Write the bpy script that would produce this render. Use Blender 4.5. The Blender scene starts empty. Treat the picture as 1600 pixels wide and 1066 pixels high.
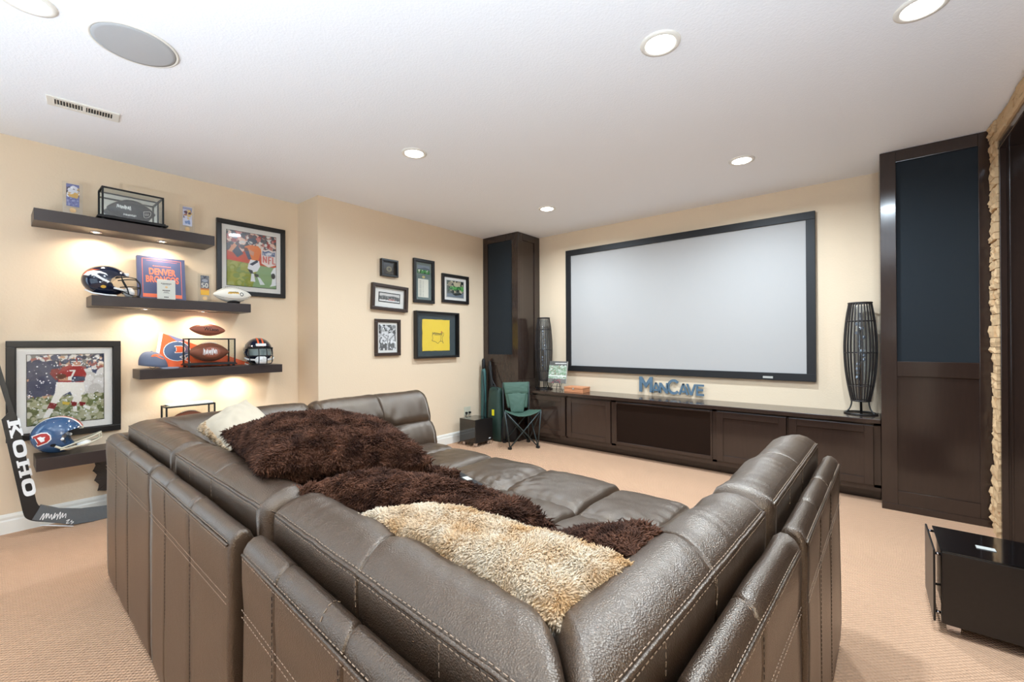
import bpy, bmesh, math, random
import numpy as np
from mathutils import Vector, Matrix, noise
from mathutils.bvhtree import BVHTree
random.seed(7); RNG = np.random.default_rng(7)
S = bpy.context.scene
C = S.collection
PI = math.pi

# ------------------------------------------------------------ camera
def make_camera():
    yaw, pit, rol = 0.689236, 0.002542, -0.005032
    f = Vector((-math.sin(yaw)*math.cos(pit), math.cos(yaw)*math.cos(pit), math.sin(pit)))
    r0 = Vector((math.cos(yaw), math.sin(yaw), 0)); u0 = r0.cross(f)
    r = r0*math.cos(rol)+u0*math.sin(rol); u = -r0*math.sin(rol)+u0*math.cos(rol)
    cd = bpy.data.cameras.new('camera'); co = bpy.data.objects.new('camera', cd); C.objects.link(co)
    m = Matrix.Identity(4)
    for i in range(3):
        m[i][0], m[i][1], m[i][2] = r[i], u[i], -f[i]
    m[0][3], m[1][3], m[2][3] = 0, 0, 1.295
    co.matrix_world = m
    cd.sensor_width = 36; cd.lens = 672.96/1600*36; cd.clip_start = 0.02
    S.camera = co
make_camera()

# ------------------------------------------------------------ sky, lamps, exposure
S.view_settings.view_transform = 'Standard'; S.view_settings.look = 'None'
S.view_settings.gamma = 1; S.view_settings.use_curve_mapping = False
S.view_settings.exposure = 0.62
w = bpy.data.worlds.new('sky'); S.world = w; w.use_nodes = True
w.node_tree.nodes['Background'].inputs[0].default_value = (0.62, 0.78, 1.0, 1)
w.node_tree.nodes['Background'].inputs[1].default_value = 1.0

def area(name, loc, direction, sx, sy, power, col, shape='RECTANGLE', spread=PI):
    l = bpy.data.lights.new(name, 'AREA'); l.shape = shape; l.size = sx; l.size_y = sy
    l.energy = power; l.color = col; l.spread = spread
    o = bpy.data.objects.new(name, l); C.objects.link(o); o.location = loc
    o.rotation_euler = Vector(direction).to_track_quat('-Z', 'Y').to_euler()
    return o
# daylight through an added, unseen patio window behind the camera, and the one in the left wall behind it
area('daylight', (-1.9, -2.80, 1.35), (0, 1, 0.25), 3.2, 2.1, 18, (0.78, 0.90, 1.0))
area('daylight', (-4.72, -1.35, 1.5), (1, 0.55, -0.25), 1.5, 1.4, 20, (0.58, 0.78, 1.0))
CANS = [(-0.765, 2.07), (-2.655, 2.06), (-0.765, 3.825), (-2.665, 3.845), (0.19, 2.57), (-2.715, 0.10),
        (-0.765, 0.10), (-2.7, -1.75), (-0.765, -1.75)]  # this row: unseen lights added to brighten the room
for x, y in CANS:
    pw = 24 if y > 3 else (17 if x < -2 else 23) if y > 1 else 5
    area('can_bulb', (x, y, 2.722), (0, 0, -1), 0.13, 0.13, pw, (0.80, 0.95, 1.08), 'DISK', 2.85)
# added fill: upward bulbs of two made-up floor lamps out of view
FILL_LAMPS = [(-1.6, -1.0), (0.45, 0.0)]
for x, y in FILL_LAMPS:
    area('fill_bulb', (x, y, 1.15), (0, 0, 1), 0.26, 0.26, 56 if x > 0 else 34, (0.74, 0.90, 1.08), 'DISK')
PUCKS = [(-4.43, 0.507, 2.125), (-4.43, 0.896, 2.125), (-4.43, 0.789, 1.568), (-4.43, 1.175, 1.568),
         (-4.43, 1.05, 1.016), (-4.43, 1.44, 1.016)]
for p in PUCKS:
    area('puck_bulb', (p[0], p[1], p[2]-0.006), (-0.12, 0, -1), 0.045, 0.045, 1.35, (1.0, 0.85, 0.66), 'DISK', 2.6)

# ------------------------------------------------------------ helpers
def lin(c):
    return tuple((v/12.92 if v <= 0.04045 else ((v+0.055)/1.055)**2.4) for v in c)
def rgb(r, g, b):
    return lin((r/255, g/255, b/255))+(1,)

def mat(name, col, rough=0.5, metal=0.0, bump=None, vary=None, coat=0, spec=0.5, emit=None, sheen=0):
    """bump=(scale, strength, distance[, kind]); vary=(scale, amount)"""
    m = bpy.data.materials.new(name); m.use_nodes = True
    nt = m.node_tree; b = nt.nodes['Principled BSDF']
    b.inputs['Base Color'].default_value = col; b.inputs['Roughness'].default_value = rough
    b.inputs['Metallic'].default_value = metal; b.inputs['Specular IOR Level'].default_value = spec
    b.inputs['Coat Weight'].default_value = coat; b.inputs['Coat Roughness'].default_value = 0.08
    b.inputs['Sheen Weight'].default_value = sheen
    tc = nt.nodes.new('ShaderNodeTexCoord')
    if vary:
        n = nt.nodes.new('ShaderNodeTexNoise'); n.inputs['Scale'].default_value = vary[0]; n.inputs['Detail'].default_value = 4
        mp = nt.nodes.new('ShaderNodeMapping')
        if len(vary) > 2: mp.inputs['Scale'].default_value = vary[2]
        nt.links.new(tc.outputs['Object'], mp.inputs[0]); nt.links.new(mp.outputs[0], n.inputs['Vector'])
        mx = nt.nodes.new('ShaderNodeMix'); mx.data_type = 'RGBA'
        a = vary[1]
        mx.inputs[6].default_value = tuple(max(0, v*(1-a)) for v in col[:3])+(1,)
        mx.inputs[7].default_value = tuple(min(1, v*(1+a)) for v in col[:3])+(1,)
        nt.links.new(n.outputs['Fac'], mx.inputs[0]); nt.links.new(mx.outputs[2], b.inputs['Base Color'])
    if bump:
        kind = bump[3] if len(bump) > 3 else 'noise'
        if kind == 'voronoi':
            n = nt.nodes.new('ShaderNodeTexVoronoi'); out = n.outputs['Distance']
        else:
            n = nt.nodes.new('ShaderNodeTexNoise'); n.inputs['Detail'].default_value = 3; out = n.outputs['Fac']
        n.inputs['Scale'].default_value = bump[0]
        nt.links.new(tc.outputs['Object'], n.inputs['Vector'])
        bp = nt.nodes.new('ShaderNodeBump'); bp.inputs['Strength'].default_value = bump[1]; bp.inputs['Distance'].default_value = bump[2]
        nt.links.new(out, bp.inputs['Height']); nt.links.new(bp.outputs[0], b.inputs['Normal'])
    if emit:
        b.inputs['Emission Color'].default_value = emit[0]; b.inputs['Emission Strength'].default_value = emit[1]
    return m

def obj(name, bm, m=None, parent=None, smooth=False, world=False, kind=None, sharp=None):
    """link the bmesh as one mesh object; world=True: coordinates are world ones, taken relative to the parent chain"""
    if world and parent is not None:
        p = parent; off = Vector()
        while p: off += p.location; p = p.parent
        bmesh.ops.translate(bm, verts=bm.verts, vec=-off)
    bmesh.ops.recalc_face_normals(bm, faces=bm.faces)
    me = bpy.data.meshes.new(name); bm.to_mesh(me); bm.free()
    if m is not None:
        for k in (m if isinstance(m, (list, tuple)) else [m]): me.materials.append(k)
    if smooth:
        me.polygons.foreach_set('use_smooth', [True]*len(me.polygons))
        if sharp: me.set_sharp_from_angle(angle=math.radians(sharp))
    o = bpy.data.objects.new(name, me); C.objects.link(o)
    if parent is not None: o.parent = parent
    if kind: o['kind'] = kind
    return o

def tag(o, label, cat, group=None):
    o['label'] = label; o['category'] = cat
    if group: o['group'] = group
    return o
def thing(name, label, cat, loc=(0, 0, 0), rot=(0, 0, 0), group=None):
    o = bpy.data.objects.new(name, None); C.objects.link(o); o.empty_display_size = 0.1
    o.location = loc; o.rotation_euler = rot
    return tag(o, label, cat, group)
def struct(o):
    o['kind'] = 'structure'; return o

def box(bm, x0, x1, y0, y1, z0, z1, bev=0, mi=0):
    vs = [bm.verts.new((x, y, z)) for x in (x0, x1) for y in (y0, y1) for z in (z0, z1)]
    fs = []
    for q in ((0, 1, 3, 2), (4, 6, 7, 5), (0, 4, 5, 1), (2, 3, 7, 6), (0, 2, 6, 4), (1, 5, 7, 3)):
        f = bm.faces.new([vs[i] for i in q]); f.material_index = mi; fs.append(f)
    if bev:
        es = list({e for f in fs for e in f.edges})
        bmesh.ops.bevel(bm, geom=es, offset=bev, segments=2, profile=0.6, affect='EDGES', clamp_overlap=True)
    return bm
def B(x0, x1, y0, y1, z0, z1, bev=0):
    return box(bmesh.new(), x0, x1, y0, y1, z0, z1, bev)

def prism(bm, pts, f, d0, d1, mi=0):
    """closed 2D outline pts extruded between depths d0,d1; f(a,b,d)->xyz"""
    lo = [bm.verts.new(f(a, b, d0)) for a, b in pts]; hi = [bm.verts.new(f(a, b, d1)) for a, b in pts]
    n = len(pts)
    for vs in (lo, hi[::-1]):
        fc = bm.faces.new(vs); fc.material_index = mi
    for i in range(n):
        fc = bm.faces.new((lo[i], hi[i], hi[(i+1) % n], lo[(i+1) % n])); fc.material_index = mi
    return bm

def spline(pts, n=8, closed=False):
    P = [Vector(p) for p in pts]; out = []
    m = len(P); rng = range(m if closed else m-1)
    for i in rng:
        if closed: a, b, c, d = P[(i-1) % m], P[i], P[(i+1) % m], P[(i+2) % m]
        else: a, b, c, d = P[max(i-1, 0)], P[i], P[i+1], P[min(i+2, m-1)]
        for k in range(n):
            t = k/n
            out.append(0.5*((2*b)+(-a+c)*t+(2*a-5*b+4*c-d)*t*t+(-a+3*b-3*c+d)*t**3))
    if not closed: out.append(P[-1])
    return out

def tube(bm, path, r, sides=6, closed=False, mi=0, caps=True):
    P = [Vector(p) for p in path]; n = len(P); rings = []
    up = None
    for i in range(n):
        a = P[(i-1) % n] if (closed or i > 0) else P[i]; b = P[(i+1) % n] if (closed or i < n-1) else P[i]
        t = (b-a)
        t = t.normalized() if t.length > 1e-9 else Vector((0, 0, 1))
        if up is None: up = t.orthogonal().normalized()
        up = (up-t*up.dot(t)); up = up.normalized() if up.length > 1e-6 else t.orthogonal().normalized()
        v = t.cross(up); rr = r[i] if isinstance(r, (list, tuple)) else r
        rings.append([bm.verts.new(P[i]+(up*math.cos(2*PI*k/sides)+v*math.sin(2*PI*k/sides))*rr) for k in range(sides)])
    for i in range(n if closed else n-1):
        A, D = rings[i], rings[(i+1) % n]
        for k in range(sides):
            f = bm.faces.new((A[k], A[(k+1) % sides], D[(k+1) % sides], D[k])); f.material_index = mi
    if caps and not closed:
        bm.faces.new(rings[0][::-1]).material_index = mi; bm.faces.new(rings[-1]).material_index = mi
    return bm

def lathe(bm, prof, n=32, cx=0, cy=0, mi=0, cap=True):
    rings = []
    for r, z in prof:
        rings.append([bm.verts.new((cx+r*math.cos(2*PI*k/n), cy+r*math.sin(2*PI*k/n), z)) for k in range(n)])
    for A, D in zip(rings, rings[1:]):
        for k in range(n):
            bm.faces.new((A[k], A[(k+1) % n], D[(k+1) % n], D[k])).material_index = mi
    if cap:
        bm.faces.new(rings[0][::-1]).material_index = mi; bm.faces.new(rings[-1]).material_index = mi
    return bm

def loft(bm, rings, closed_ring=True, caps=True, mi=0):
    V = [[bm.verts.new(p) for p in r] for r in rings]; n = len(V[0])
    for A, D in zip(V, V[1:]):
        for k in range(n if closed_ring else n-1):
            bm.faces.new((A[k], A[(k+1) % n], D[(k+1) % n], D[k])).material_index = mi
    if caps and closed_ring:
        bm.faces.new(V[0][::-1]).material_index = mi; bm.faces.new(V[-1]).material_index = mi
    return V

def text_bm(s, size, extrude=0.0, bold=0.0, width=1.0, align='CENTER', space=1.0):
    cu = bpy.data.curves.new('lettering', 'FONT'); cu.body = s; cu.size = size; cu.extrude = extrude
    cu.offset = bold; cu.align_x = align; cu.align_y = 'CENTER'; cu.space_character = space; cu.resolution_u = 3
    o = bpy.data.objects.new('lettering', cu); C.objects.link(o)
    dg = bpy.context.evaluated_depsgraph_get(); me = bpy.data.meshes.new_from_object(o.evaluated_get(dg))
    bm = bmesh.new(); bm.from_mesh(me)
    bpy.data.objects.remove(o); bpy.data.curves.remove(cu); bpy.data.meshes.remove(me)
    for v in bm.verts: v.co.x *= width
    return bm
def place(bm, origin, ux, uy):
    """map the xy(z) of a flat bmesh to origin + x*ux + y*uy + z*(ux x uy)"""
    ux, uy, o = Vector(ux).normalized(), Vector(uy).normalized(), Vector(origin); n = ux.cross(uy)
    for v in bm.verts: v.co = o+ux*v.co.x+uy*v.co.y+n*v.co.z
    return bm

def bvh_of(o):
    bm = bmesh.new(); bm.from_mesh(o.data); t = BVHTree.FromBMesh(bm); bm.free(); return t
def flat_poly(polys, cuts=2):
    bm = bmesh.new()
    for pts in polys:
        f = bm.faces.new([bm.verts.new((a, b, 0)) for a, b in pts])
    bm.normal_update(); bmesh.ops.triangulate(bm, faces=bm.faces)
    if cuts: bmesh.ops.subdivide_edges(bm, edges=bm.edges, cuts=cuts, use_grid_fill=True)
    return bm
def project(bm, tree, origin, ux, uy, lift=0.0012, reach=0.5):
    """lay a flat bmesh on a surface: each vertex is cast along -(ux x uy) on to the surface"""
    ux, uy, o = Vector(ux).normalized(), Vector(uy).normalized(), Vector(origin); n = ux.cross(uy)
    dead = []
    for v in bm.verts:
        p = o+ux*v.co.x+uy*v.co.y
        h = tree.ray_cast(p+n*0.3, -n, reach)
        if h[0] is None: dead.append(v)
        else: v.co = h[0]+n*lift*0.4+(h[1] if h[1].dot(n) > 0 else -h[1])*lift
    bmesh.ops.delete(bm, geom=dead, context='VERTS')
    return bm
def ribbon(paths, wd):
    bm = bmesh.new()
    for p in paths:
        P = spline([(a, b, 0) for a, b in p], 5); row = []
        for i, q in enumerate(P):
            t = (P[min(i+1, len(P)-1)]-P[max(i-1, 0)]); t.normalize(); nn = Vector((-t.y, t.x, 0))*wd/2
            row.append((bm.verts.new(q+nn), bm.verts.new(q-nn)))
        for (a, b), (c, d) in zip(row, row[1:]): bm.faces.new((a, b, d, c))
    return bm
def squiggle(seed, w, h, n=9):
    r = random.Random(seed); out = []
    for s in range(3):
        x = -w/2+s*w/3; pts = []
        for i in range(n):
            pts.append((x+w/3*i/n*1.1+r.uniform(-.02, .02)*w, (h/2 if i % 2 else -h/2)*r.uniform(.4, 1)))
        out.append(pts)
    return out

# ------------------------------------------------------------ flat prints, painted pixel by pixel
class Canvas:
    def __init__(s, w, h, col):
        s.w, s.h = w, h; s.a = np.ones((h, w, 3))*np.array(col)/255.0
        yy, xx = np.mgrid[0:h, 0:w]; s.x = (xx+.5)/w; s.y = (yy+.5)/h; s.asp = w/h
    def poly(s, pts, col):
        ins = np.zeros((s.h, s.w), bool); n = len(pts)
        for i in range(n):
            (x0, y0), (x1, y1) = pts[i], pts[(i+1) % n]
            c = ((y0 > s.y) != (y1 > s.y))
            xi = (x1-x0)*(s.y-y0)/((y1-y0) if abs(y1-y0) > 1e-9 else 1e-9)+x0
            ins ^= c & (s.x < xi)
        s.a[ins] = np.array(col)/255.0; return s
    def ell(s, cx, cy, rx, ry, col):
        s.a[((s.x-cx)/rx)**2+((s.y-cy)/ry)**2 < 1] = np.array(col)/255.0; return s
    def line(s, pts, wd, col):
        for (x0, y0), (x1, y1) in zip(pts, pts[1:]):
            dx, dy = (x1-x0)*s.asp, y1-y0; L = max(1e-9, dx*dx+dy*dy)
            t = np.clip((((s.x-x0)*s.asp)*dx+(s.y-y0)*dy)/L, 0, 1)
            d = np.hypot((s.x-x0)*s.asp-t*dx, s.y-y0-t*dy)
            s.a[d < wd/2] = np.array(col)/255.0
        return s
    def specks(s, n, x0, x1, y0, y1, r, cols):
        for _ in range(n):
            rr = r*RNG.uniform(.4, 1.3)
            s.ell(RNG.uniform(x0, x1), RNG.uniform(y0, y1), rr/s.asp, rr*RNG.uniform(.7, 1.4), cols[RNG.integers(len(cols))])
        return s
    def blur(s, k=1):
        for _ in range(k):
            p = np.pad(s.a, ((1, 1), (1, 1), (0, 0)), mode='edge')
            s.a = (p[:-2, 1:-1]+p[2:, 1:-1]+p[1:-1, :-2]+p[1:-1, 2:]+2*p[1:-1, 1:-1])/6
        return s
    def grain(s, k):
        s.a = np.clip(s.a+RNG.normal(0, k, (s.h, s.w, 1)), 0, 1); return s
    def mat(s, name, rough=0.25):
        im = bpy.data.images.new(name, s.w, s.h)
        px = np.ones((s.h, s.w, 4), np.float32); px[..., :3] = s.a; im.pixels.foreach_set(px.ravel()); im.update()
        m = bpy.data.materials.new(name); m.use_nodes = True; nt = m.node_tree
        t = nt.nodes.new('ShaderNodeTexImage'); t.image = im; t.extension = 'EXTEND'
        nt.links.new(t.outputs[0], nt.nodes['Principled BSDF'].inputs['Base Color'])
        nt.nodes['Principled BSDF'].inputs['Roughness'].default_value = rough
        return m
def print_sheet(name, m, parent, origin, ux, uy, w, h, thick=0.0008, world=False):
    """a thin printed sheet, UV mapped, centred on origin"""
    bm = bmesh.new(); uv = bm.loops.layers.uv.new('uv')
    ux, uy, o = Vector(ux).normalized(), Vector(uy).normalized(), Vector(origin); n = ux.cross(uy)
    c = [(-.5, -.5), (.5, -.5), (.5, .5), (-.5, .5)]
    f0 = [bm.verts.new(o+ux*a*w+uy*b*h+n*thick) for a, b in c]; b0 = [bm.verts.new(o+ux*a*w+uy*b*h) for a, b in c]
    fs = [bm.faces.new(f0), bm.faces.new(b0[::-1])]+[bm.faces.new((b0[i], b0[(i+1) % 4], f0[(i+1) % 4], f0[i])) for i in range(4)]
    mp = {v: c[i] for i, v in enumerate(f0)}; mp.update({v: c[i] for i, v in enumerate(b0)})
    for f in fs:
        for l in f.loops: l[uv].uv = (mp[l.vert][0]+.5, mp[l.vert][1]+.5)
    return obj(name, bm, m, parent, world=world)

# ------------------------------------------------------------ materials
M = {}
M['wall'] = mat('wall_paint', rgb(229, 207, 178), 0.85, bump=(70, 0.25, 0.004))
M['ceiling'] = mat('ceiling_paint', rgb(246, 247, 249), 0.9, bump=(95, 0.35, 0.005))
M['white'] = mat('white_trim_paint', rgb(236, 232, 222), 0.4)
M['wood'] = mat('espresso_wood', rgb(50, 37, 31), 0.17, vary=(9, 0.16, (6, 6, 0.6)), coat=0.3)
M['shelf'] = mat('shelf_laminate', rgb(52, 41, 38), 0.38, vary=(12, 0.12, (3, 0.5, 3)))
M['cloth'] = mat('speaker_cloth', rgb(24, 32, 38), 0.9, bump=(900, 0.4, 0.0006), vary=(1.2, 0.15))
M['mesh'] = mat('grille_mesh', rgb(36, 24, 17), 1.0, spec=0.1, bump=(700, 0.5, 0.001))
M['screen'] = mat('screen_fabric', rgb(176, 173, 170), 0.75)
M['black'] = mat('matte_black', rgb(16, 16, 18), 0.55)
M['blackgloss'] = mat('black_gloss', rgb(9, 9, 10), 0.06, coat=0.6)
M['blacksatin'] = mat('black_satin_paint', rgb(26, 24, 24), 0.35)
M['subveneer'] = mat('black_ash_veneer', rgb(30, 24, 21), 0.3, bump=(260, 0.25, 0.001), vary=(60, 0.3))
M['chrome'] = mat('chrome', rgb(215, 215, 220), 0.15, metal=1)
M['rattan'] = mat('dark_rattan', rgb(44, 38, 36), 0.55, bump=(200, 0.3, 0.001))
M['stitch'] = mat('tan_thread', rgb(150, 128, 108), 0.7)
M['stitchdark'] = mat('dark_thread', rgb(46, 38, 34), 0.7)
M['stone'] = mat('ledge_stone', rgb(206, 172, 130), 0.85, bump=(28, 0.7, 0.012), vary=(7, 0.22))
M['green'] = mat('green_nylon', rgb(66, 93, 79), 0.7, bump=(500, 0.3, 0.0005), vary=(8, 0.12))
M['darkgreen'] = mat('dark_green_nylon', rgb(34, 58, 50), 0.6, bump=(14, 0.5, 0.01), vary=(6, 0.2))
M['teal'] = mat('teal_nylon', rgb(54, 92, 90), 0.6, bump=(16, 0.4, 0.01))
M['greenpaint'] = mat('dark_green_steel', rgb(42, 54, 54), 0.4)
M['paper'] = mat('mat_board', rgb(232, 228, 220), 0.8)
M['frameblack'] = mat('black_picture_frame', rgb(24, 21, 20), 0.35)
M['framebrown'] = mat('brown_picture_frame', rgb(56, 40, 32), 0.35)
M['navy'] = mat('navy_gloss', rgb(24, 32, 52), 0.12, coat=0.5)
M['navymatte'] = mat('navy_cloth', rgb(100, 108, 128), 0.85, bump=(300, 0.3, 0.0006))
M['royal'] = mat('blue_gloss', rgb(52, 84, 122), 0.15, coat=0.5)
M['orange'] = mat('orange_print', rgb(226, 96, 48), 0.5)
M['red'] = mat('red_print', rgb(176, 48, 40), 0.45)
M['whitep'] = mat('white_print', rgb(238, 238, 236), 0.45)
M['greyp'] = mat('grey_plastic', rgb(186, 184, 176), 0.4)
M['cream'] = mat('cream_plastic', rgb(206, 200, 178), 0.4)
M['gold'] = mat('gold_print', rgb(214, 168, 62), 0.4)
M['ballbrown'] = mat('football_leather', rgb(156, 88, 66), 0.5, bump=(420, 0.35, 0.0012, 'voronoi'))
M['balldark'] = mat('dark_football_leather', rgb(58, 58, 60), 0.5, bump=(420, 0.35, 0.0012, 'voronoi'))
M['ballwhite'] = mat('white_football_leather', rgb(232, 228, 216), 0.4, bump=(420, 0.2, 0.001, 'voronoi'))
M['padding'] = mat('helmet_padding', rgb(60, 58, 56), 0.9)
M['lightwood'] = mat('orange_cedar', rgb(206, 138, 96), 0.5, vary=(14, 0.2, (0.4, 6, 6)))
M['steelblue'] = mat('blue_grey_painted_metal', rgb(88, 112, 130), 0.5, vary=(14, 0.22))
M['redwood'] = mat('reddish_wood', rgb(70, 36, 28), 0.35)
M['yellow'] = mat('yellow_plastic', rgb(232, 220, 30), 0.5)
M['crystal'] = mat('clear_crystal', rgb(225, 235, 245), 0.08, metal=0.6)
M['lens'] = mat('lit_lens', (1, 1, 1, 1), 0.5, emit=((1.0, 0.96, 0.9, 1), 9.0))
M['statue'] = mat('bronze_resin', rgb(46, 40, 36), 0.4, bump=(90, 0.4, 0.003))
M['grate'] = mat('grey_mesh', rgb(178, 178, 178), 0.8, bump=(1200, 0.3, 0.0004))
M['dark'] = mat('dark_recess', rgb(20, 19, 18), 0.9)
M['wrap'] = mat('clear_shrink_wrap', rgb(92, 96, 98), 0.12, bump=(40, 0.5, 0.006))

def glass(name, tint=(0.96, 0.98, 0.97, 1), refl=0.09):
    m = bpy.data.materials.new(name); m.use_nodes = True; nt = m.node_tree; nt.nodes.clear()
    o = nt.nodes.new('ShaderNodeOutputMaterial'); mx = nt.nodes.new('ShaderNodeMixShader')
    t = nt.nodes.new('ShaderNodeBsdfTransparent'); t.inputs[0].default_value = tint
    g = nt.nodes.new('ShaderNodeBsdfGlossy'); g.inputs['Roughness'].default_value = 0.03
    mx.inputs[0].default_value = refl
    nt.links.new(t.outputs[0], mx.inputs[1]); nt.links.new(g.outputs[0], mx.inputs[2]); nt.links.new(mx.outputs[0], o.inputs[0])
    return m
M['glass'] = glass('clear_glass'); M['acrylic'] = glass('clear_acrylic', (0.97, 0.97, 0.96, 1), 0.07)
M['picglass'] = glass('picture_glass', (0.99, 0.99, 0.99, 1), 0.035)

def carpet_mat():
    m = mat('beige_loop_carpet', rgb(212, 168, 134), 0.95, vary=(2.2, 0.07)); nt = m.node_tree; b = nt.nodes['Principled BSDF']
    tc = nt.nodes.new('ShaderNodeTexCoord'); mp = nt.nodes.new('ShaderNodeMapping'); mp.inputs['Rotation'].default_value = (0, 0, 0.0)
    nt.links.new(tc.outputs['Object'], mp.inputs[0])
    sep = nt.nodes.new('ShaderNodeSeparateXYZ'); nt.links.new(mp.outputs[0], sep.inputs[0])
    def wave(sock, k):
        a = nt.nodes.new('ShaderNodeMath'); a.operation = 'MULTIPLY'; a.inputs[1].default_value = k; nt.links.new(sock, a.inputs[0])
        s = nt.nodes.new('ShaderNodeMath'); s.operation = 'SINE'; nt.links.new(a.outputs[0], s.inputs[0]); return s.outputs[0]
    p = nt.nodes.new('ShaderNodeMath'); p.operation = 'MULTIPLY'
    nt.links.new(wave(sep.outputs[0], 2*PI/0.021), p.inputs[0]); nt.links.new(wave(sep.outputs[1], 2*PI/0.021), p.inputs[1])
    n = nt.nodes.new('ShaderNodeTexNoise'); n.inputs['Scale'].default_value = 190; nt.links.new(tc.outputs['Object'], n.inputs['Vector'])
    ad = nt.nodes.new('ShaderNodeMath'); ad.operation = 'ADD'; nt.links.new(p.outputs[0], ad.inputs[0]); nt.links.new(n.outputs['Fac'], ad.inputs[1])
    bp = nt.nodes.new('ShaderNodeBump'); bp.inputs['Strength'].default_value = 0.85; bp.inputs['Distance'].default_value = 0.006
    nt.links.new(ad.outputs[0], bp.inputs['Height']); nt.links.new(bp.outputs[0], b.inputs['Normal'])
    return m
M['carpet'] = carpet_mat()

def leather_mat():
    m = mat('dark_brown_leather', rgb(56, 42, 32), 0.36, vary=(3.5, 0.2), spec=1.0, coat=0.25); nt = m.node_tree; b = nt.nodes['Principled BSDF']
    b.inputs['Specular Tint'].default_value = (1.0, 0.86, 0.71, 1); b.inputs['Coat Roughness'].default_value = 0.38; b.inputs['Coat Tint'].default_value = (1, .90, .78, 1)
    tc = nt.nodes.new('ShaderNodeTexCoord')
    v = nt.nodes.new('ShaderNodeTexVoronoi'); v.inputs['Scale'].default_value = 320; nt.links.new(tc.outputs['Object'], v.inputs['Vector'])
    n = nt.nodes.new('ShaderNodeTexNoise'); n.inputs['Scale'].default_value = 24; n.inputs['Detail'].default_value = 5
    n.inputs['Distortion'].default_value = 0.8; nt.links.new(tc.outputs['Object'], n.inputs['Vector'])
    b1 = nt.nodes.new('ShaderNodeBump'); b1.inputs['Strength'].default_value = 0.5; b1.inputs['Distance'].default_value = 0.0019
    b2 = nt.nodes.new('ShaderNodeBump'); b2.inputs['Strength'].default_value = 0.3; b2.inputs['Distance'].default_value = 0.004
    nt.links.new(v.outputs['Distance'], b1.inputs['Height']); nt.links.new(n.outputs['Fac'], b2.inputs['Height'])
    nt.links.new(b2.outputs[0], b1.inputs['Normal']); nt.links.new(b1.outputs[0], b.inputs['Normal'])
    return m
M['leather'] = leather_mat()
# ------------------------------------------------------------ the room
M['rear'] = mat('low_bounce_paint', rgb(96, 78, 64), 0.85, bump=(70, 0.25, 0.004))  # unseen rear wall darkened so less light bounces onto the sofa back
H = 2.74
struct(obj('floor', B(-4.7, 2.0, -2.75, 5.0, -0.1, 0), M['carpet']))
# ceiling with round holes is not needed: the can trims sit on it
struct(obj('ceiling', B(-4.7, 2.0, -2.75, 5.0, H, H+0.1), M['ceiling']))
def holed(axis, c0, c1, a0, a1, z0, z1, holes):
    """wall slab between c0..c1 across 'axis', running a0..a1, with window holes (h0,h1,k0,k1)"""
    bm = bmesh.new()
    def b(p0, p1, q0, q1):
        if axis == 'x': box(bm, c0, c1, p0, p1, q0, q1)
        else: box(bm, p0, p1, c0, c1, q0, q1)
    cur = a0
    for h0, h1, k0, k1 in holes:
        b(cur, h0, z0, z1); b(h0, h1, z0, k0); b(h0, h1, k1, z1); cur = h1
    b(cur, a1, z0, z1); return bm
struct(obj('wall_left', holed('x', -4.68, -4.56, -2.6, 2.04, 0, H, [(-2.1, -0.6, 0.8, 2.2)]), M['wall']))
# the left wall steps in at y=2.04
struct(obj('wall_left_step', B(-4.68, -4.13, 2.04, 4.99, 0, H), M['wall']))
struct(obj('wall_back', B(-4.13, 2.0, 4.87, 4.99, 0, H), M['wall']))
struct(obj('wall_rear', holed('y', -2.72, -2.6, -4.68, 2.0, 0, H, [(-3.5, -0.3, 0.3, 2.4)]), M['rear']))

def window(n, axis, c, a0, a1, z0, z1, bars):
    fr = bmesh.new(); f = 0.05
    def b(bm, p0, p1, q0, q1, d=0.03):
        if axis == 'x': box(bm, c-d, c+d, p0, p1, q0, q1)
        else: box(bm, p0, p1, c-d, c+d, q0, q1)
    b(fr, a0, a1, z0, z0+f); b(fr, a0, a1, z1-f, z1); b(fr, a0, a0+f, z0+f, z1-f); b(fr, a1-f, a1, z0+f, z1-f)
    for k in range(1, bars): x = a0+(a1-a0)*k/bars; b(fr, x-f/2, x+f/2, z0+f, z1-f)
    o = struct(obj('window_%d' % n, fr, M['white']))
    for k in range(bars):
        g = bmesh.new(); x0 = a0+(a1-a0)*k/bars+f/2; x1 = a0+(a1-a0)*(k+1)/bars-f/2
        b(g, x0, x1, z0+f, z1-f, 0.003); obj('pane', g, M['glass'], o)
window(1, 'y', -2.66, -3.5, -0.3, 0.3, 2.4, 3)  # patio window added out of view for light from behind
window(2, 'x', -4.62, -2.1, -0.6, 0.8, 2.2, 2)

def baseboard(name, p0, p1, inward):
    """stepped profile 0.13 m high along p0->p1; inward = unit normal into the room"""
    prof = [(0, 0), (0.016, 0), (0.016, 0.085), (0.011, 0.095), (0.011, 0.112), (0.006, 0.128), (0, 0.132)]
    a, b, n = Vector(p0), Vector(p1), Vector(inward); bm = bmesh.new()
    loft(bm, [[p+n*s+Vector((0, 0, z)) for s, z in prof] for p in (a, b)])
    struct(obj(name, bm, M['white']))
baseboard('baseboard_left', (-4.56, -2.6, 0), (-4.56, 2.04, 0), (1, 0, 0))
baseboard('baseboard_left_step', (-4.13, 2.04, 0), (-4.13, 4.38, 0), (1, 0, 0))
baseboard('baseboard_step', (-4.56, 2.04, 0), (-4.13, 2.04, 0), (0, -1, 0))
baseboard('baseboard_rear', (-4.56, -2.6, 0), (0.7, -2.6, 0), (0, 1, 0))

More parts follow.
